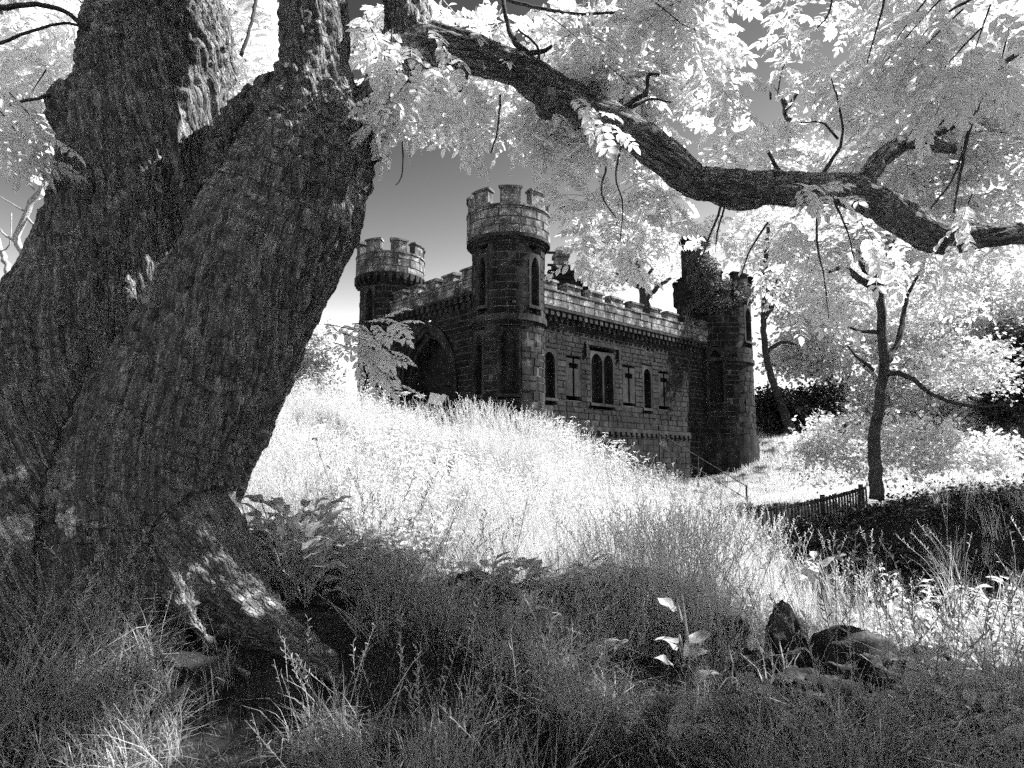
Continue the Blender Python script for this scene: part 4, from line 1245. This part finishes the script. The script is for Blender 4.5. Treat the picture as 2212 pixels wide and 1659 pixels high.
scatter2('grass_thatch', field(4800, 2.6, 8.5, 1.0, lambda u, v, x, y: trunk_clear(x, y) and notbank(u, v), 1.1),
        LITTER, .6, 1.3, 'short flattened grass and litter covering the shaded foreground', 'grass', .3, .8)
scatter2('meadow_grass', field(8800, 6.2, 22, 1.0, lambda u, v, x, y: notbank(u, v) and notrock(u, v) and trunk_clear(x, y) and not (u > 1380 and y > 15) and patchy(x, y, .9, 4) > -.6, 1.2),
        TALL, .35, 1.5, 'tall pale meadow grass covering the slope before the castle', 'grass', .16, .6, 3)
scatter2('lawn_grass', field(5000, 15, 45, 1.0, lambda u, v, x, y: u > 1380 and v < 1090 and not (in_poly(u, v, BANK) and y < 15), 1.0),
        LAWN, .8, 2.0, 'short bright grass on the lawn right of the castle', 'grass', .1, .3)
scatter2('far_meadow', field(2800, 13.5, 38, 1.0, lambda u, v, x, y: u < 820, 1.3),
        TALL, .6, 1.2, 'pale grass beyond the crest left of the castle', 'grass', .12, .5)
scatter2('nettle_bed', field(1250, 6.3, 20.5, .7, lambda u, v, x, y: notbank(u, v) and notrock(u, v) and u < 1500 and patchy(x, y, .6, 9) + (y - 11) * .05 > -.15 and trunk_clear(x, y) and x > -9, .75),
        NETT, .5, 1.5, 'bed of pale nettles growing among the grass on the crest', 'nettles', .1, .5, 7)
scatter2('broad_weeds', field(1300, 3.6, 12, 1.0, lambda u, v, x, y: notbank(u, v) and notrock(u, v) and trunk_clear(x, y) and patchy(x, y, .7, 21) > -.1 and not (u < 820 and y < 6), 1.0),
        WEED, .5, 1.3, 'scattered broad-leaved weeds among the grass of the lower slope', 'weeds', .2, .9, 5)
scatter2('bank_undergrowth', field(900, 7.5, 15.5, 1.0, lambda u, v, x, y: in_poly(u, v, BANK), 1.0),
        FERN, .6, 1.2, 'low undergrowth on the bank at the right, its leaves darkened for shade', 'undergrowth', .3)

# ------------------------------------------------------------------ plants one can pick out
def big_leaf(mb, base, d, up, L, W, bend=.5, wav=.06, ph=0.0):
    d = d.normalized(); s = d.cross(up).normalized(); n = s.cross(d)
    nu, nv = 9, 6
    vs = []
    for i in range(nu + 1):
        t = i / nu
        w = W * (math.sin(math.pi * min(1, t * .93 + .07)) ** .7) * (1.15 - .45 * t) * .5 if t < 1 else 0.001
        c = base + d * (L * t * math.cos(bend * t * .6)) - Vector((0, 0, 1)) * (L * bend * t * t * .6)
        for j in range(nv + 1):
            q = j / nv * 2 - 1
            edge = wav * W * math.sin(9 * t + ph + (3 if q > 0 else 0)) * abs(q) ** 2
            vs.append(c + s * (w * q * (1 + .06 * math.sin(14 * t + ph))) + n * (abs(q) * w * .35 + edge))
    fs = [(i * (nv + 1) + j, i * (nv + 1) + j + 1, (i + 1) * (nv + 1) + j + 1, (i + 1) * (nv + 1) + j) for i in range(nu) for j in range(nv)]
    mb.add(vs, fs)
BIGLEAF = []
for k in range(6):
    mb = MB(); big_leaf(mb, Vector((0, 0, 0)), Vector((1, 0, .5)), Vector((0, 0, 1)), 1.0, random.uniform(.42, .58), random.uniform(.4, .95), .1, k * 1.3)
    me = mb.mesh('big_leaf', M['dock']); me.polygons.foreach_set('use_smooth', [True] * len(me.polygons)); BIGLEAF.append(me)
def rosette(name, label, cat, u, v, Y, n, L, h, group=None, stem=None, upright=.4):
    p = at(u, v, Y); z = gz_fast(p.x, p.y)
    r = empty(name, (p.x, p.y, z), label, cat, group)
    if stem:
        m = MB(); pts = [Vector((p.x + .04 * math.sin(3 * t), p.y, z + stem * t)) for t in (0, .3, .6, 1)]; m.tube(pts, [.012, .01, .008, .004], 6); m.build('stem', M['dock'], r)
    for k in range(n):
        a = k * 2.4 + random.uniform(-.4, .4)
        hz = random.uniform(.15, 1.0) * h
        o = Vector((p.x, p.y, z)); tip = o + Vector((math.cos(a), math.sin(a), 0)) * (.12 + .25 * h * random.random()) + Vector((0, 0, hz))
        if stem: o = o + Vector((0, 0, hz * .85)); tip = o + Vector((math.cos(a) * .07, math.sin(a) * .07, .05))
        m = MB(); mid = o.lerp(tip, .5) + Vector((0, 0, .1 * h)); m.tube([o, mid, tip], [.007, .006, .004], 5, False)
        st = m.build('leaf_stalk', M['dock'], r)
        d = Vector((math.cos(a), math.sin(a), upright * random.uniform(.2, 1.6)))
        o2 = inst('leaf', random.choice(BIGLEAF), r, tip, quat_dir(d, random.uniform(-.5, .5)), L * random.uniform(.75, 1.2))
rosette('burdock_plant', 'large mound of broad burdock leaves right behind the ash trunk', 'plant', 625, 1250, 5.7, 75, .24, .85)
rosette('burdock_plant', 'smaller burdock clump under the mound by the trunk, above the root', 'plant', 660, 1300, 5.7, 12, .27, .45)
rosette('dock_plant', 'dock with curled leaves standing in front of the black boulders', 'plant', 1690, 1560, 4.6, 8, .24, .28)
rosette('dock_plant', 'tall dock with leaves up its stem, left of the black boulders', 'plant', 1480, 1560, 4.6, 9, .2, .75, None, .8)
rosette('dock_plant', 'dock at the bottom edge left of the bent grass', 'plant', 1440, 1650, 4.0, 6, .2, .3)
rosette('dock_plant', 'dock with upright folded leaves in the middle shade', 'plant', 1265, 1500, 4.9, 6, .2, .35, None, None, 1.2)
rosette('dock_plant', 'pale dock leaves at the bottom edge right of the curled dock', 'plant', 1830, 1650, 4.1, 5, .22, .22)
rosette('dock_plant', 'pale broad leaves around the grey rounded stone on the slope', 'plant', 1050, 1300, 6.6, 9, .22, .5)
rosette('dock_plant', 'hanging dock leaves in the shade below the grey stone', 'plant', 1120, 1480, 5.1, 7, .18, .5, None, .6)
rosette('dock_plant', 'small pale dock between the root end and the middle shade', 'plant', 860, 1330, 6.2, 7, .2, .45)
rosette('dock_plant', 'dock in the bright grass right of the black boulders', 'plant', 2140, 1560, 5.0, 6, .22, .3)

def nettle_thing(u, v, Y, label, h, group='nettle plants standing on the right'):
    p = at(u, v, Y); z = gz_fast(p.x, p.y)
    me = random.choice(NETT)
    r = empty('nettle_plant', (p.x, p.y, z), label, 'nettle', group)
    rnd = random.Random(int(u * 7 + v)); 
    az = rnd.uniform(0, 6.28); ln = rnd.uniform(.04, .18)
    pt = lambda t: Vector((p.x + math.cos(az) * ln * t * t, p.y + math.sin(az) * ln * t * t, z + h * t))
    m = MB(); m.tube([pt(t) for t in (0, .3, .6, 1)], [.006, .005, .004, .002], 5, False); m.build('stem', M['nettle'], r)
    n = int(8 + h * 6)
    for k in range(n):
        t = .15 + .85 * k / (n - 1); a0 = k * 1.571 + rnd.uniform(-.3, .3); sz = .105 * (1.15 - .6 * max(0, t - .3)) * rnd.uniform(.75, 1.2)
        for q in (0, math.pi):
            d = Vector((math.cos(a0 + q), math.sin(a0 + q), rnd.uniform(-1.1, .3)))
            inst('leaf', NLEAF, r, pt(t), quat_dir(d, rnd.uniform(-.9, .9)), sz)
mb = MB(); big_leaf(mb, Vector((0, 0, 0)), Vector((1, 0, .15)), Vector((0, 0, 1)), 1.0, .5, .5, .04, 1.0); NLEAF = mb.mesh('nettle_leaf', M['nettle'])
NT = [(1925, 1330, 7.6, 1.0), (1960, 1340, 7.4, .95), (1995, 1350, 7.5, .9), (2030, 1360, 7.3, .8), (1945, 1370, 7.0, .75), (2090, 1420, 6.8, .9), (2125, 1430, 6.6, .85), (2160, 1440, 6.7, .95), (2195, 1440, 6.6, .8), (2110, 1470, 6.2, .6), (2150, 1490, 6.0, .6), (2010, 1400, 6.9, .6), (2060, 1410, 6.9, .7), (1900, 1350, 7.5, .7)]
NW = ['leftmost nettle of the tall right-hand stand', 'tallest nettle near the left of the right-hand stand', 'nettle just right of the tallest one', 'nettle on the right of the upper stand', 'low nettle in front of the upper stand',
      'tall nettle at the left of the stand by the right edge', 'second nettle from the left in the stand by the right edge', 'tallest nettle of the stand by the right edge', 'nettle touching the right edge of the picture', 'short nettle in front of the stand by the right edge',
      'short nettle nearest the camera by the right edge', 'short nettle between the two right-hand stands', 'middle-sized nettle between the two right-hand stands', 'lower nettle at the far left end of the right-hand stand']
for (u, v, Y, h), w in zip(NT, NW): nettle_thing(u, v, Y, w, h)

# cow parsley by the gate
def umbel(u, v, Y, label, nr=26):
    top = at(u, v, Y); z = gz_fast(top.x, top.y)
    r = empty('umbel_flower', (top.x, top.y, z), label, 'flower', 'flat white flower heads before the gate')
    m = MB(); m.tube([Vector((top.x, top.y, z)), top - Vector((.02, 0, .35)), top - Vector((0, 0, .1))], [.01, .008, .006], 5); m.build('stem', M['nettle'], r)
    f = MB()
    for k in range(nr):
        a = k * 2.4; q = .13 * math.sqrt((k + .3) / nr); e = top + Vector((q * math.cos(a), q * math.sin(a), -.25 * q))
        f.tube([top - Vector((0, 0, .1)), e], [.003, .003], 3, False)
        for s in range(6):
            leaflet(f, e, Vector((math.cos(s * 1.05), math.sin(s * 1.05), .15)), Vector((0, 0, 1)), .028, .026)
    f.build('flower_head', M['flower'], r)
umbel(876, 846, 15.5, 'left white umbel flower standing against the dark gate')
umbel(908, 852, 15.5, 'right white umbel flower standing against the dark gate')
umbel(1118, 903, 15.0, 'white umbel flower at the foot of the corner tower')

# tuft growing in the fork of the ash
tf = at(335, 640, 4.75)
ft = empty('fern_tuft', tf, 'pale tuft of grass and fern growing in the ash fork', 'plant')
for k, (du, dv, sc) in enumerate(((0, 0, .8), (20, 10, .7), (-15, 15, .6), (10, 25, .6), (-30, 30, .5))):
    inst('grass_clump', NEAR[k], ft, at(335 + du, 650 + dv, 4.72), None, sc)
for k in range(5):
    inst('leaf', BIGLEAF[k], ft, at(315 + k * 8, 660 + 5 * k, 4.68), quat_dir((random.uniform(-1, 1), -.6, .3)), .11)

# ------------------------------------------------------------------ boulders
def boulder(u, v, Y, w, h, label, mat='boulder', seed=0, depth=None, sharp=0.0, group=None):
    p = at(u, v, Y); W = px(w, Y); H = px(h, Y)
    import bmesh
    bm = bmesh.new(); bmesh.ops.create_icosphere(bm, subdivisions=5, radius=1.0)
    V = np.array([tuple(q.co) for q in bm.verts]); F_ = [tuple(x.index for x in f.verts) for f in bm.faces]; bm.free()
    q = V + seed * 7.7
    V = V * (1 + .34 * fbm(q * 1.0, 3) + .16 * (1 - 2 * np.abs(vnoise(q * 2.6))) + .1 * fbm(q * 5, 3) + .035 * fbm(q * 14, 2))[:, None]
    V[:, 0] *= W / 2; V[:, 1] *= (depth or W * .4); V[:, 2] = V[:, 2] * H * .62
    if sharp: V[:, 0] *= np.clip(1.1 - sharp * V[:, 2] / H, .3, 2)
    V += np.array(p) + np.array([0, 0, -H * .1])
    o = link_mesh('boulder', V, F_, M[mat], None, True)
    o.location = p; 
    o.data.transform(Matrix.Translation(-p))
    return tag(o, label, 'boulder', group)
boulder(1690, 1375, 5.9, 74, 105, 'upright pointed black stone at the left of the boulder group', seed=1, sharp=.4, depth=.12)
boulder(1640, 1440, 5.7, 90, 60, 'dark stone at the foot of the pointed stone on its left', seed=12)
boulder(1785, 1445, 5.7, 200, 130, 'largest dark mossy boulder in the grass at the right', seed=2)
boulder(1885, 1475, 5.4, 110, 90, 'dark boulder leaning on the right of the largest one', seed=3)
boulder(1990, 1445, 5.6, 130, 80, 'rounded dark boulder alone right of the boulder group', seed=4)
boulder(1555, 1362, 6.4, 90, 46, 'low dark stone left of the pointed stone', seed=5)
boulder(1720, 1510, 5.2, 150, 95, 'lowest dark stone of the group, in the shade behind the curled dock', seed=8)
boulder(1810, 1520, 5.0, 120, 80, 'dark stone in the shade right of the lowest one', seed=9)
boulder(1000, 1285, 6.7, 84, 62, 'grey rounded stone half hidden on the middle slope', 'trunk2', seed=6)
boulder(1750, 1232, 8.2, 28, 24, 'small pale scrap shaped as a stone at the edge of the dark bank', 'white', seed=7)  # pale scrap modelled as a small rounded stone

# ------------------------------------------------------------------ picket fence, handrail, sign, posts
fl, fr_ = at(1560, 1103, 12.6), at(1870, 1049, 16.2)
fence = empty('picket_fence', (fl.x, fl.y, fl.z - .85), 'weathered picket fence sagging across the ravine right of the castle', 'fence')
NPK = 44
def fence_pt(t):
    q = fl.lerp(fr_, t); q.z -= .10 * math.sin(math.pi * t); return q
fd = (fr_ - fl); fang = math.atan2(fd.y, fd.x)
RZ = Matrix.Rotation(fang, 3, 'Z')
for k in range(NPK):
    t = k / (NPK - 1); q = fence_pt(t); m = MB()
    Mx = RZ @ Matrix.Rotation(random.gauss(0, .03), 3, 'Y')
    m.box(q + Vector((0, 0, -.45 + random.uniform(-.03, .02))), (.06, .022, .92), Mx); m.build('picket', M['wood'], fence)
for dz in (-.06, -.62):
    m = MB(); pts = [fence_pt(k / 12) + Vector((-fd.normalized().y, fd.normalized().x, 0)) * .035 + Vector((0, 0, dz)) for k in range(13)]
    m.tube(pts, [.04] * 13, 4); m.build('rail', M['wood'], fence)
for t in (0.02, .35, .68, 1.0):
    m = MB(); q = fence_pt(t) + Vector((-fd.normalized().y, fd.normalized().x, 0)) * .12
    m.tube([q + Vector((0, 0, -1.2)), q + Vector((0, 0, .03))], [.06, .055], 8); m.build('post', M['wood'], fence)

r0, r1 = at(1424, 936, 27.0), at(1612, 1050, 21.5)
hr = empty('handrail', (r1.x, r1.y, r1.z - .5), 'thin metal handrail slanting down beside the castle wall', 'handrail')
m = MB(); m.tube([r0, r1], [.016, .016], 6); m.build('rail', M['wood'], hr)
m = MB(); m.tube([r0 + Vector((0, 0, -.5)), r1 + Vector((0, 0, -.4))], [.014, .014], 6); m.build('lower_rail', M['wood'], hr)
for t in (0.0, .5, 1.0):
    q = r0.lerp(r1, t); m = MB(); m.tube([q + Vector((0, 0, -1.1)), q + Vector((0, 0, .03))], [.035, .03], 6); m.build('post', M['wood'], hr)
pq = at(1432, 958, 26.8)
m = MB(); m.box(pq, (.28, .02, .2), Matrix.Rotation(R(20), 3, 'Y')); o = m.build('notice_plate', M['metal']); tag(o, 'small pale notice plate fixed below the handrail', 'sign')
o.location = pq; o.data.transform(Matrix.Translation(-pq))

# leaning white board and its fallen half before the gate
wb = at(940, 862, 20.0)
sb = empty('white_board', (wb.x, wb.y, wb.z - .5), 'white notice board on a post tilted before the dark gate', 'sign')
m = MB(); m.box(wb, (.36, .03, .32), Matrix.Rotation(R(12), 3, 'Y') @ Matrix.Rotation(R(10), 3, 'Z')); m.build('board', M['white'], sb)
m = MB(); q = at(956, 862, 20.0); m.box(q, (.2, .03, .3), Matrix.Rotation(R(28), 3, 'Y') @ Matrix.Rotation(R(-50), 3, 'Z')); m.build('side_board', M['white'], sb)
m = MB(); q = at(946, 870, 20.05); m.tube([q + Vector((0, 0, -1.2)), q + Vector((0, 0, .1))], [.04, .04], 6); m.build('post', M['wood'], sb)

for u, v0, v1, lab in ((2168, 905, 985, 'left wooden fence post in the bright field'), (2193, 912, 985, 'right wooden fence post in the bright field')):
    a, b = at(u, v0, 26), at(u, v1, 26); b.z = gz_fast(b.x, b.y) - .3
    m = MB(); pts = [b, b.lerp(a, .5) + Vector((.015, 0, 0)), a]; m.tube(pts, [.085, .08, .07], 8)
    m.tube([a, a + Vector((0, 0, .03))], [.07, .02], 8)
    o = m.build('fence_post', M['metal']); o.location = b; o.data.transform(Matrix.Translation(-b)); tag(o, lab, 'post', 'posts in the far field')

# ------------------------------------------------------------------ other trees
def tree(name, label, paths, crowns, spray, scale, n_per, parent_mat='trunk2', group=None, base=None, holes=None, shell=.55, tilt=.5, sphere_keep=None):
    b = base or paths[0][0][0]
    r = empty(name, b, label, 'tree', group)
    tm = MB(); nb = 0
    pts, rad = smooth_path(*paths[0], .2)
    j = [Vector((random.gauss(0, 1), random.gauss(0, 1), 0)) * q * .12 for q in rad]
    tm.tube([p + q for p, q in zip(pts, j)], rad, 10); tm.build('trunk', M[parent_mat], r, True)
    for p in paths[1:]:
        pts, rad = smooth_path(*p, .12); m = MB()
        j = [Vector((random.gauss(0, 1), random.gauss(0, 1), random.gauss(0, 1))) * q * .25 for q in rad]
        m.tube([a + c for a, c in zip(pts, j)], rad, 7); m.build('branch', M[parent_mat], r, True)
    P, S = [], []
    for (c, rx, ry, rz, n) in crowns:
        lob = [(Vector((random.gauss(0, 1), random.gauss(0, 1), random.gauss(0, 1))).normalized()) for _ in range(9)]
        k = 0; tries = 0
        while k < n and tries < n * 30:
            tries += 1
            d = Vector((random.gauss(0, 1), random.gauss(0, 1), random.gauss(0, 1))).normalized()
            q = random.random() ** .4
            lump = max(d.dot(l) for l in lob)
            rr = q * (.55 + .55 * max(0, lump) ** 3)
            p = Vector((c[0] + d.x * rr * rx, c[1] + d.y * rr * ry, c[2] + d.z * rr * rz))
            if fast_gap(p, .55 / max(.6, rx * .22)) < -.22: continue
            if holes and holes(*proj(p)): continue
            if p.z < gz_fast(p.x, p.y) + .1: continue
            P.append(tuple(p)); S.append(scale * random.uniform(.75, 1.3)); k += 1
    n = len(P)
    if n: point_set('crown', P, rand_rot(n, tilt), S, RNG.integers(0, len(spray), n), spray, r)
    return r
_gapcache = RNG.uniform(-1, 1, (32, 32, 32))
def fast_gap(p, f):
    x, y, z = p[0] * f, p[1] * f, p[2] * f
    ix, iy, iz = math.floor(x), math.floor(y), math.floor(z); fx, fy, fz = x - ix, y - iy, z - iz
    s = 0
    for a in (0, 1):
        for b in (0, 1):
            for c in (0, 1):
                s += _gapcache[(ix + a) % 32, (iy + b) % 32, (iz + c) % 32] * (fx if a else 1 - fx) * (fy if b else 1 - fy) * (fz if c else 1 - fz)
    return s
def clear_castle(u, v): return (720 < u < 1250 and 330 < v < 800) or (1180 < u < 1440 and v > 600) or (1440 < u < 1630 and v > 540)

ST = 14.0
sl = [P3([(1892, 1080, ST, 30), (1890, 950, ST, 24), (1899, 870, ST, 22), (1910, 800, ST, 21), (1906, 700, ST, 19), (1899, 620, ST, 17), (1906, 560, ST, 15), (1915, 500, ST + .2, 17), (1890, 430, ST + .4, 10)]),
      P3([(1897, 625, ST, 20), (1860, 605, ST, 16), (1820, 578, ST, 12), (1790, 590, ST, 6)]), P3([(1905, 605, ST, 16), (1870, 580, ST, 13), (1850, 530, ST, 10), (1830, 500, ST, 6)]),
      P3([(1908, 720, ST, 10), (1860, 715, ST, 8), (1830, 705, ST, 5)]), P3([(1915, 805, ST, 14), (1960, 812, ST - .3, 11), (2010, 850, ST - .5, 9), (2080, 875, ST - .8, 8), (2150, 876, ST - 1, 6), (2200, 850, ST - 1, 4)]),
      P3([(1910, 790, ST, 16), (1935, 745, ST + .3, 13), (1950, 690, ST + .5, 11), (1960, 640, ST + .6, 8), (1990, 580, ST + .8, 5)]), P3([(1905, 545, ST, 14), (1945, 515, ST, 10), (1985, 480, ST, 6)]),
      P3([(1890, 800, ST, 8), (1850, 770, ST, 6), (1830, 745, ST, 4)])]
def cr(u, v, Y, ru, rv, ry, n): return (tuple(at(u, v, Y)), px(ru, Y), ry, px(rv, Y), n)
tree('slender_tree', 'slender dark-stemmed tree on the bank right of the castle', sl,
     [cr(1760, 600, 15.6, 110, 80, 1.3, 80), cr(2060, 620, 16, 150, 100, 1.6, 110), cr(2080, 790, 15.6, 130, 70, 1.3, 90), cr(1790, 970, 16, 110, 80, 1.3, 110), cr(1970, 960, 15.8, 120, 80, 1.2, 110), cr(2120, 980, 16, 100, 45, 1.0, 60), cr(1900, 450, 16, 220, 80, 1.6, 80)],
     BROAD_SPRAY, 1.0, 0, holes=clear_castle)

# trees beyond
lb = [P3([(1712, 940, 40, 24), (1690, 880, 40, 18), (1662, 800, 40, 15), (1650, 720, 40, 13), (1652, 600, 40, 11), (1660, 480, 40, 8)]), P3([(1655, 760, 40, 10), (1690, 740, 40, 8), (1720, 745, 40, 4)]), P3([(1650, 690, 40, 14), (1672, 650, 40, 12), (1680, 600, 40, 8)])]
tree('leaning_tree', 'leaning tree with pale crown right behind the right tower', lb, [cr(1690, 540, 42, 110, 130, 4, 230), cr(1760, 640, 42, 120, 110, 4, 240), cr(1750, 760, 43, 100, 70, 3, 170)], BROAD_SPRAY, 2.7, 0, holes=clear_castle)
far = [(1900, 46, 'pale broadleaf tree standing behind the slender dark-stemmed tree', 1900, 700, 190, 190), (2100, 44, 'pale broadleaf tree behind the long bare bough at the right', 2090, 720, 170, 190), (2290, 42, 'pale broadleaf tree cut by the right edge', 2260, 650, 150, 240),
       (1820, 55, 'tall pale tree filling the gap over the lawn', 1830, 480, 220, 200), (2130, 58, 'tall pale tree high behind the limb at the right', 2150, 450, 230, 220)]
for (ub, Y, lab, cu, cv, ru, rv) in far:
    g0 = at(ub, 940, Y); g0.z = gz_fast(g0.x, g0.y) - .2
    tp = at(cu, cv, Y)
    pth = [([g0, g0.lerp(tp, .5) + Vector((.4, 0, 0)), tp], [.4, .3, .15]), ([g0.lerp(tp, .4), g0.lerp(tp, .7) + Vector((2, 0, 0))], [.18, .06]), ([g0.lerp(tp, .5), g0.lerp(tp, .8) + Vector((-2.2, 0, 0))], [.18, .06])]
    tree('broadleaf_tree', lab, pth, [cr(cu, cv, Y, ru, rv, 4, 330), cr(cu + 20, cv + rv * .9, Y - 2, ru * .8, rv * .5, 3, 160)], BROAD_SPRAY, 3.0, 0, group='pale trees beyond the lawn', holes=clear_castle)
# tree inside the castle court, seen over the side wall
ci = [P3([(1398, 720, 38, 26), (1392, 650, 38, 22), (1385, 600, 38, 16), (1375, 560, 38, 8)]), P3([(1392, 650, 38, 12), (1420, 620, 38, 10), (1450, 600, 38, 6)]), P3([(1390, 630, 38, 12), (1350, 600, 38, 9), (1330, 590, 38, 5)]), P3([(1388, 610, 38, 9), (1410, 580, 38, 6)])]
tree('courtyard_tree', 'tree with dark branches rising behind the side wall battlements', ci, [cr(1330, 520, 39, 90, 70, 3, 70), cr(1420, 560, 39, 80, 70, 3, 80), cr(1300, 600, 39, 50, 40, 2, 30)], BROAD_SPRAY, 2.0, 0, holes=lambda u, v: u < 1235 or v > 690)
# dark evergreens, and shrubs with shade put into their leaf colour
def shrub(name, label, cat, cl, spray, sc, group=None, kind=None):
    c0 = Vector(cl[0][0]); z = gz_fast(c0.x, c0.y)
    paths = [([Vector((c0.x, c0.y, z - .2)), Vector((c0.x + .1, c0.y, (z + c0.z) / 2)), Vector((c0.x, c0.y, c0.z))], [.12, .1, .04])]
    o = tree(name, label, paths, cl, spray, sc, 0, group=group, holes=clear_castle)
    o['category'] = cat
shrub('dark_shrub', 'shrub with shade put into its leaf colour beside the right tower', 'shrub', [cr(1680, 890, 42, 60, 55, 2.5, 260)], DARK_SPRAY, 2.2, 'dark evergreens')  # near-black leaves in place of tree shade, here and on the next
shrub('dark_shrub', 'shrub darkened for the shade under the pale trees, second from the tower', 'shrub', [cr(1750, 880, 43, 60, 55, 2.5, 260)], DARK_SPRAY, 2.2, 'dark evergreens')
shrub('dark_shrub', 'dark round evergreen by the right edge above the field', 'shrub', [cr(2195, 860, 24, 60, 48, 1.2, 200)], DARK_SPRAY, 1.6, 'dark evergreens')
shrub('dark_shrub', 'dark evergreen boughs high at the right edge', 'shrub', [cr(2210, 740, 25, 60, 70, 1.2, 220)], DARK_SPRAY, 1.6, 'dark evergreens')
# pale bushes left of the castle
shrub('pale_bush', 'pale bush left of the castle gate beside the left tower', 'bush', [cr(690, 770, 34, 55, 80, 2, 240), cr(690, 850, 33, 60, 50, 2, 140)], BROAD_SPRAY, 1.7, 'pale bushes left of the castle')
shrub('pale_bush', 'pale bush close to the ash trunk left of the castle', 'bush', [cr(650, 800, 30, 80, 80, 2, 240), cr(660, 860, 29, 70, 50, 2, 140)], BROAD_SPRAY, 1.6, 'pale bushes left of the castle')
shrub('pale_bush', 'pale bush at the left edge behind the ash trunk', 'bush', [cr(20, 740, 16, 90, 60, 1.5, 160)], BROAD_SPRAY, 1.3, 'pale bushes left of the castle')
# unseen tree added right of the picture to shade the bank
tb = Vector((15.5, 14.5, gz_fast(15.5, 14.5) - .2))
tree('bank_shade_tree', 'unseen tree added beyond the right edge to shade the bank', [([tb, tb + Vector((.2, .1, 4)), tb + Vector((-.3, .3, 9))], [.35, .28, .12]), ([tb + Vector((0, 0, 4)), tb + Vector((-2, 0, 6.5)), tb + Vector((-3.4, 0, 7))], [.14, .08, .03])],
     [((12.6, 13.2, 7.4), 2.6, 2.2, 1.7, 330), ((15, 13.5, 8), 2.6, 2.2, 2.2, 220)], BROAD_SPRAY, 1.5, 0)
# bare twisted tree left of the trunk
tw = [P3([(100, 760, 14, 22), (100, 680, 14, 20), (100, 600, 14, 17), (83, 583, 14, 15), (50, 546, 14, 15), (37, 512, 14, 14), (54, 470, 14, 13), (67, 437, 14, 13), (90, 412, 14, 13), (90, 375, 14, 12), (77, 333, 14, 11), (71, 290, 14, 8)]),
      P3([(100, 600, 14, 12), (112, 562, 14, 11), (104, 520, 14, 11), (119, 480, 14, 11), (121, 454, 14, 10), (106, 425, 14, 10), (110, 400, 14, 9), (100, 367, 14, 8), (83, 320, 14, 6)]),
      P3([(62, 720, 14.4, 15), (54, 683, 14.4, 15), (38, 637, 14.4, 14), (17, 583, 14.4, 13), (4, 540, 14.4, 12), (-20, 480, 14.4, 8)]),
      P3([(45, 530, 14, 6), (15, 510, 14, 5), (0, 495, 14, 3)]), P3([(58, 470, 14, 6), (80, 490, 14, 5), (95, 485, 14, 4)]), P3([(75, 410, 14, 5), (45, 385, 14, 4), (25, 370, 14, 3)]), P3([(52, 455, 14, 4), (25, 440, 14, 3), (0, 425, 14, 2)]),
      P3([(60, 540, 14, 5), (70, 520, 14, 4), (90, 500, 14, 3)]), P3([(12, 560, 14.4, 5), (0, 545, 14.4, 4), (20, 530, 14.2, 3), (25, 460, 14.2, 2)])]
tree('twisted_tree', 'bare twisted sunlit branches of a small tree at the left edge', tw, [], BROAD_SPRAY, 1.0, 0, 'pale_bark')
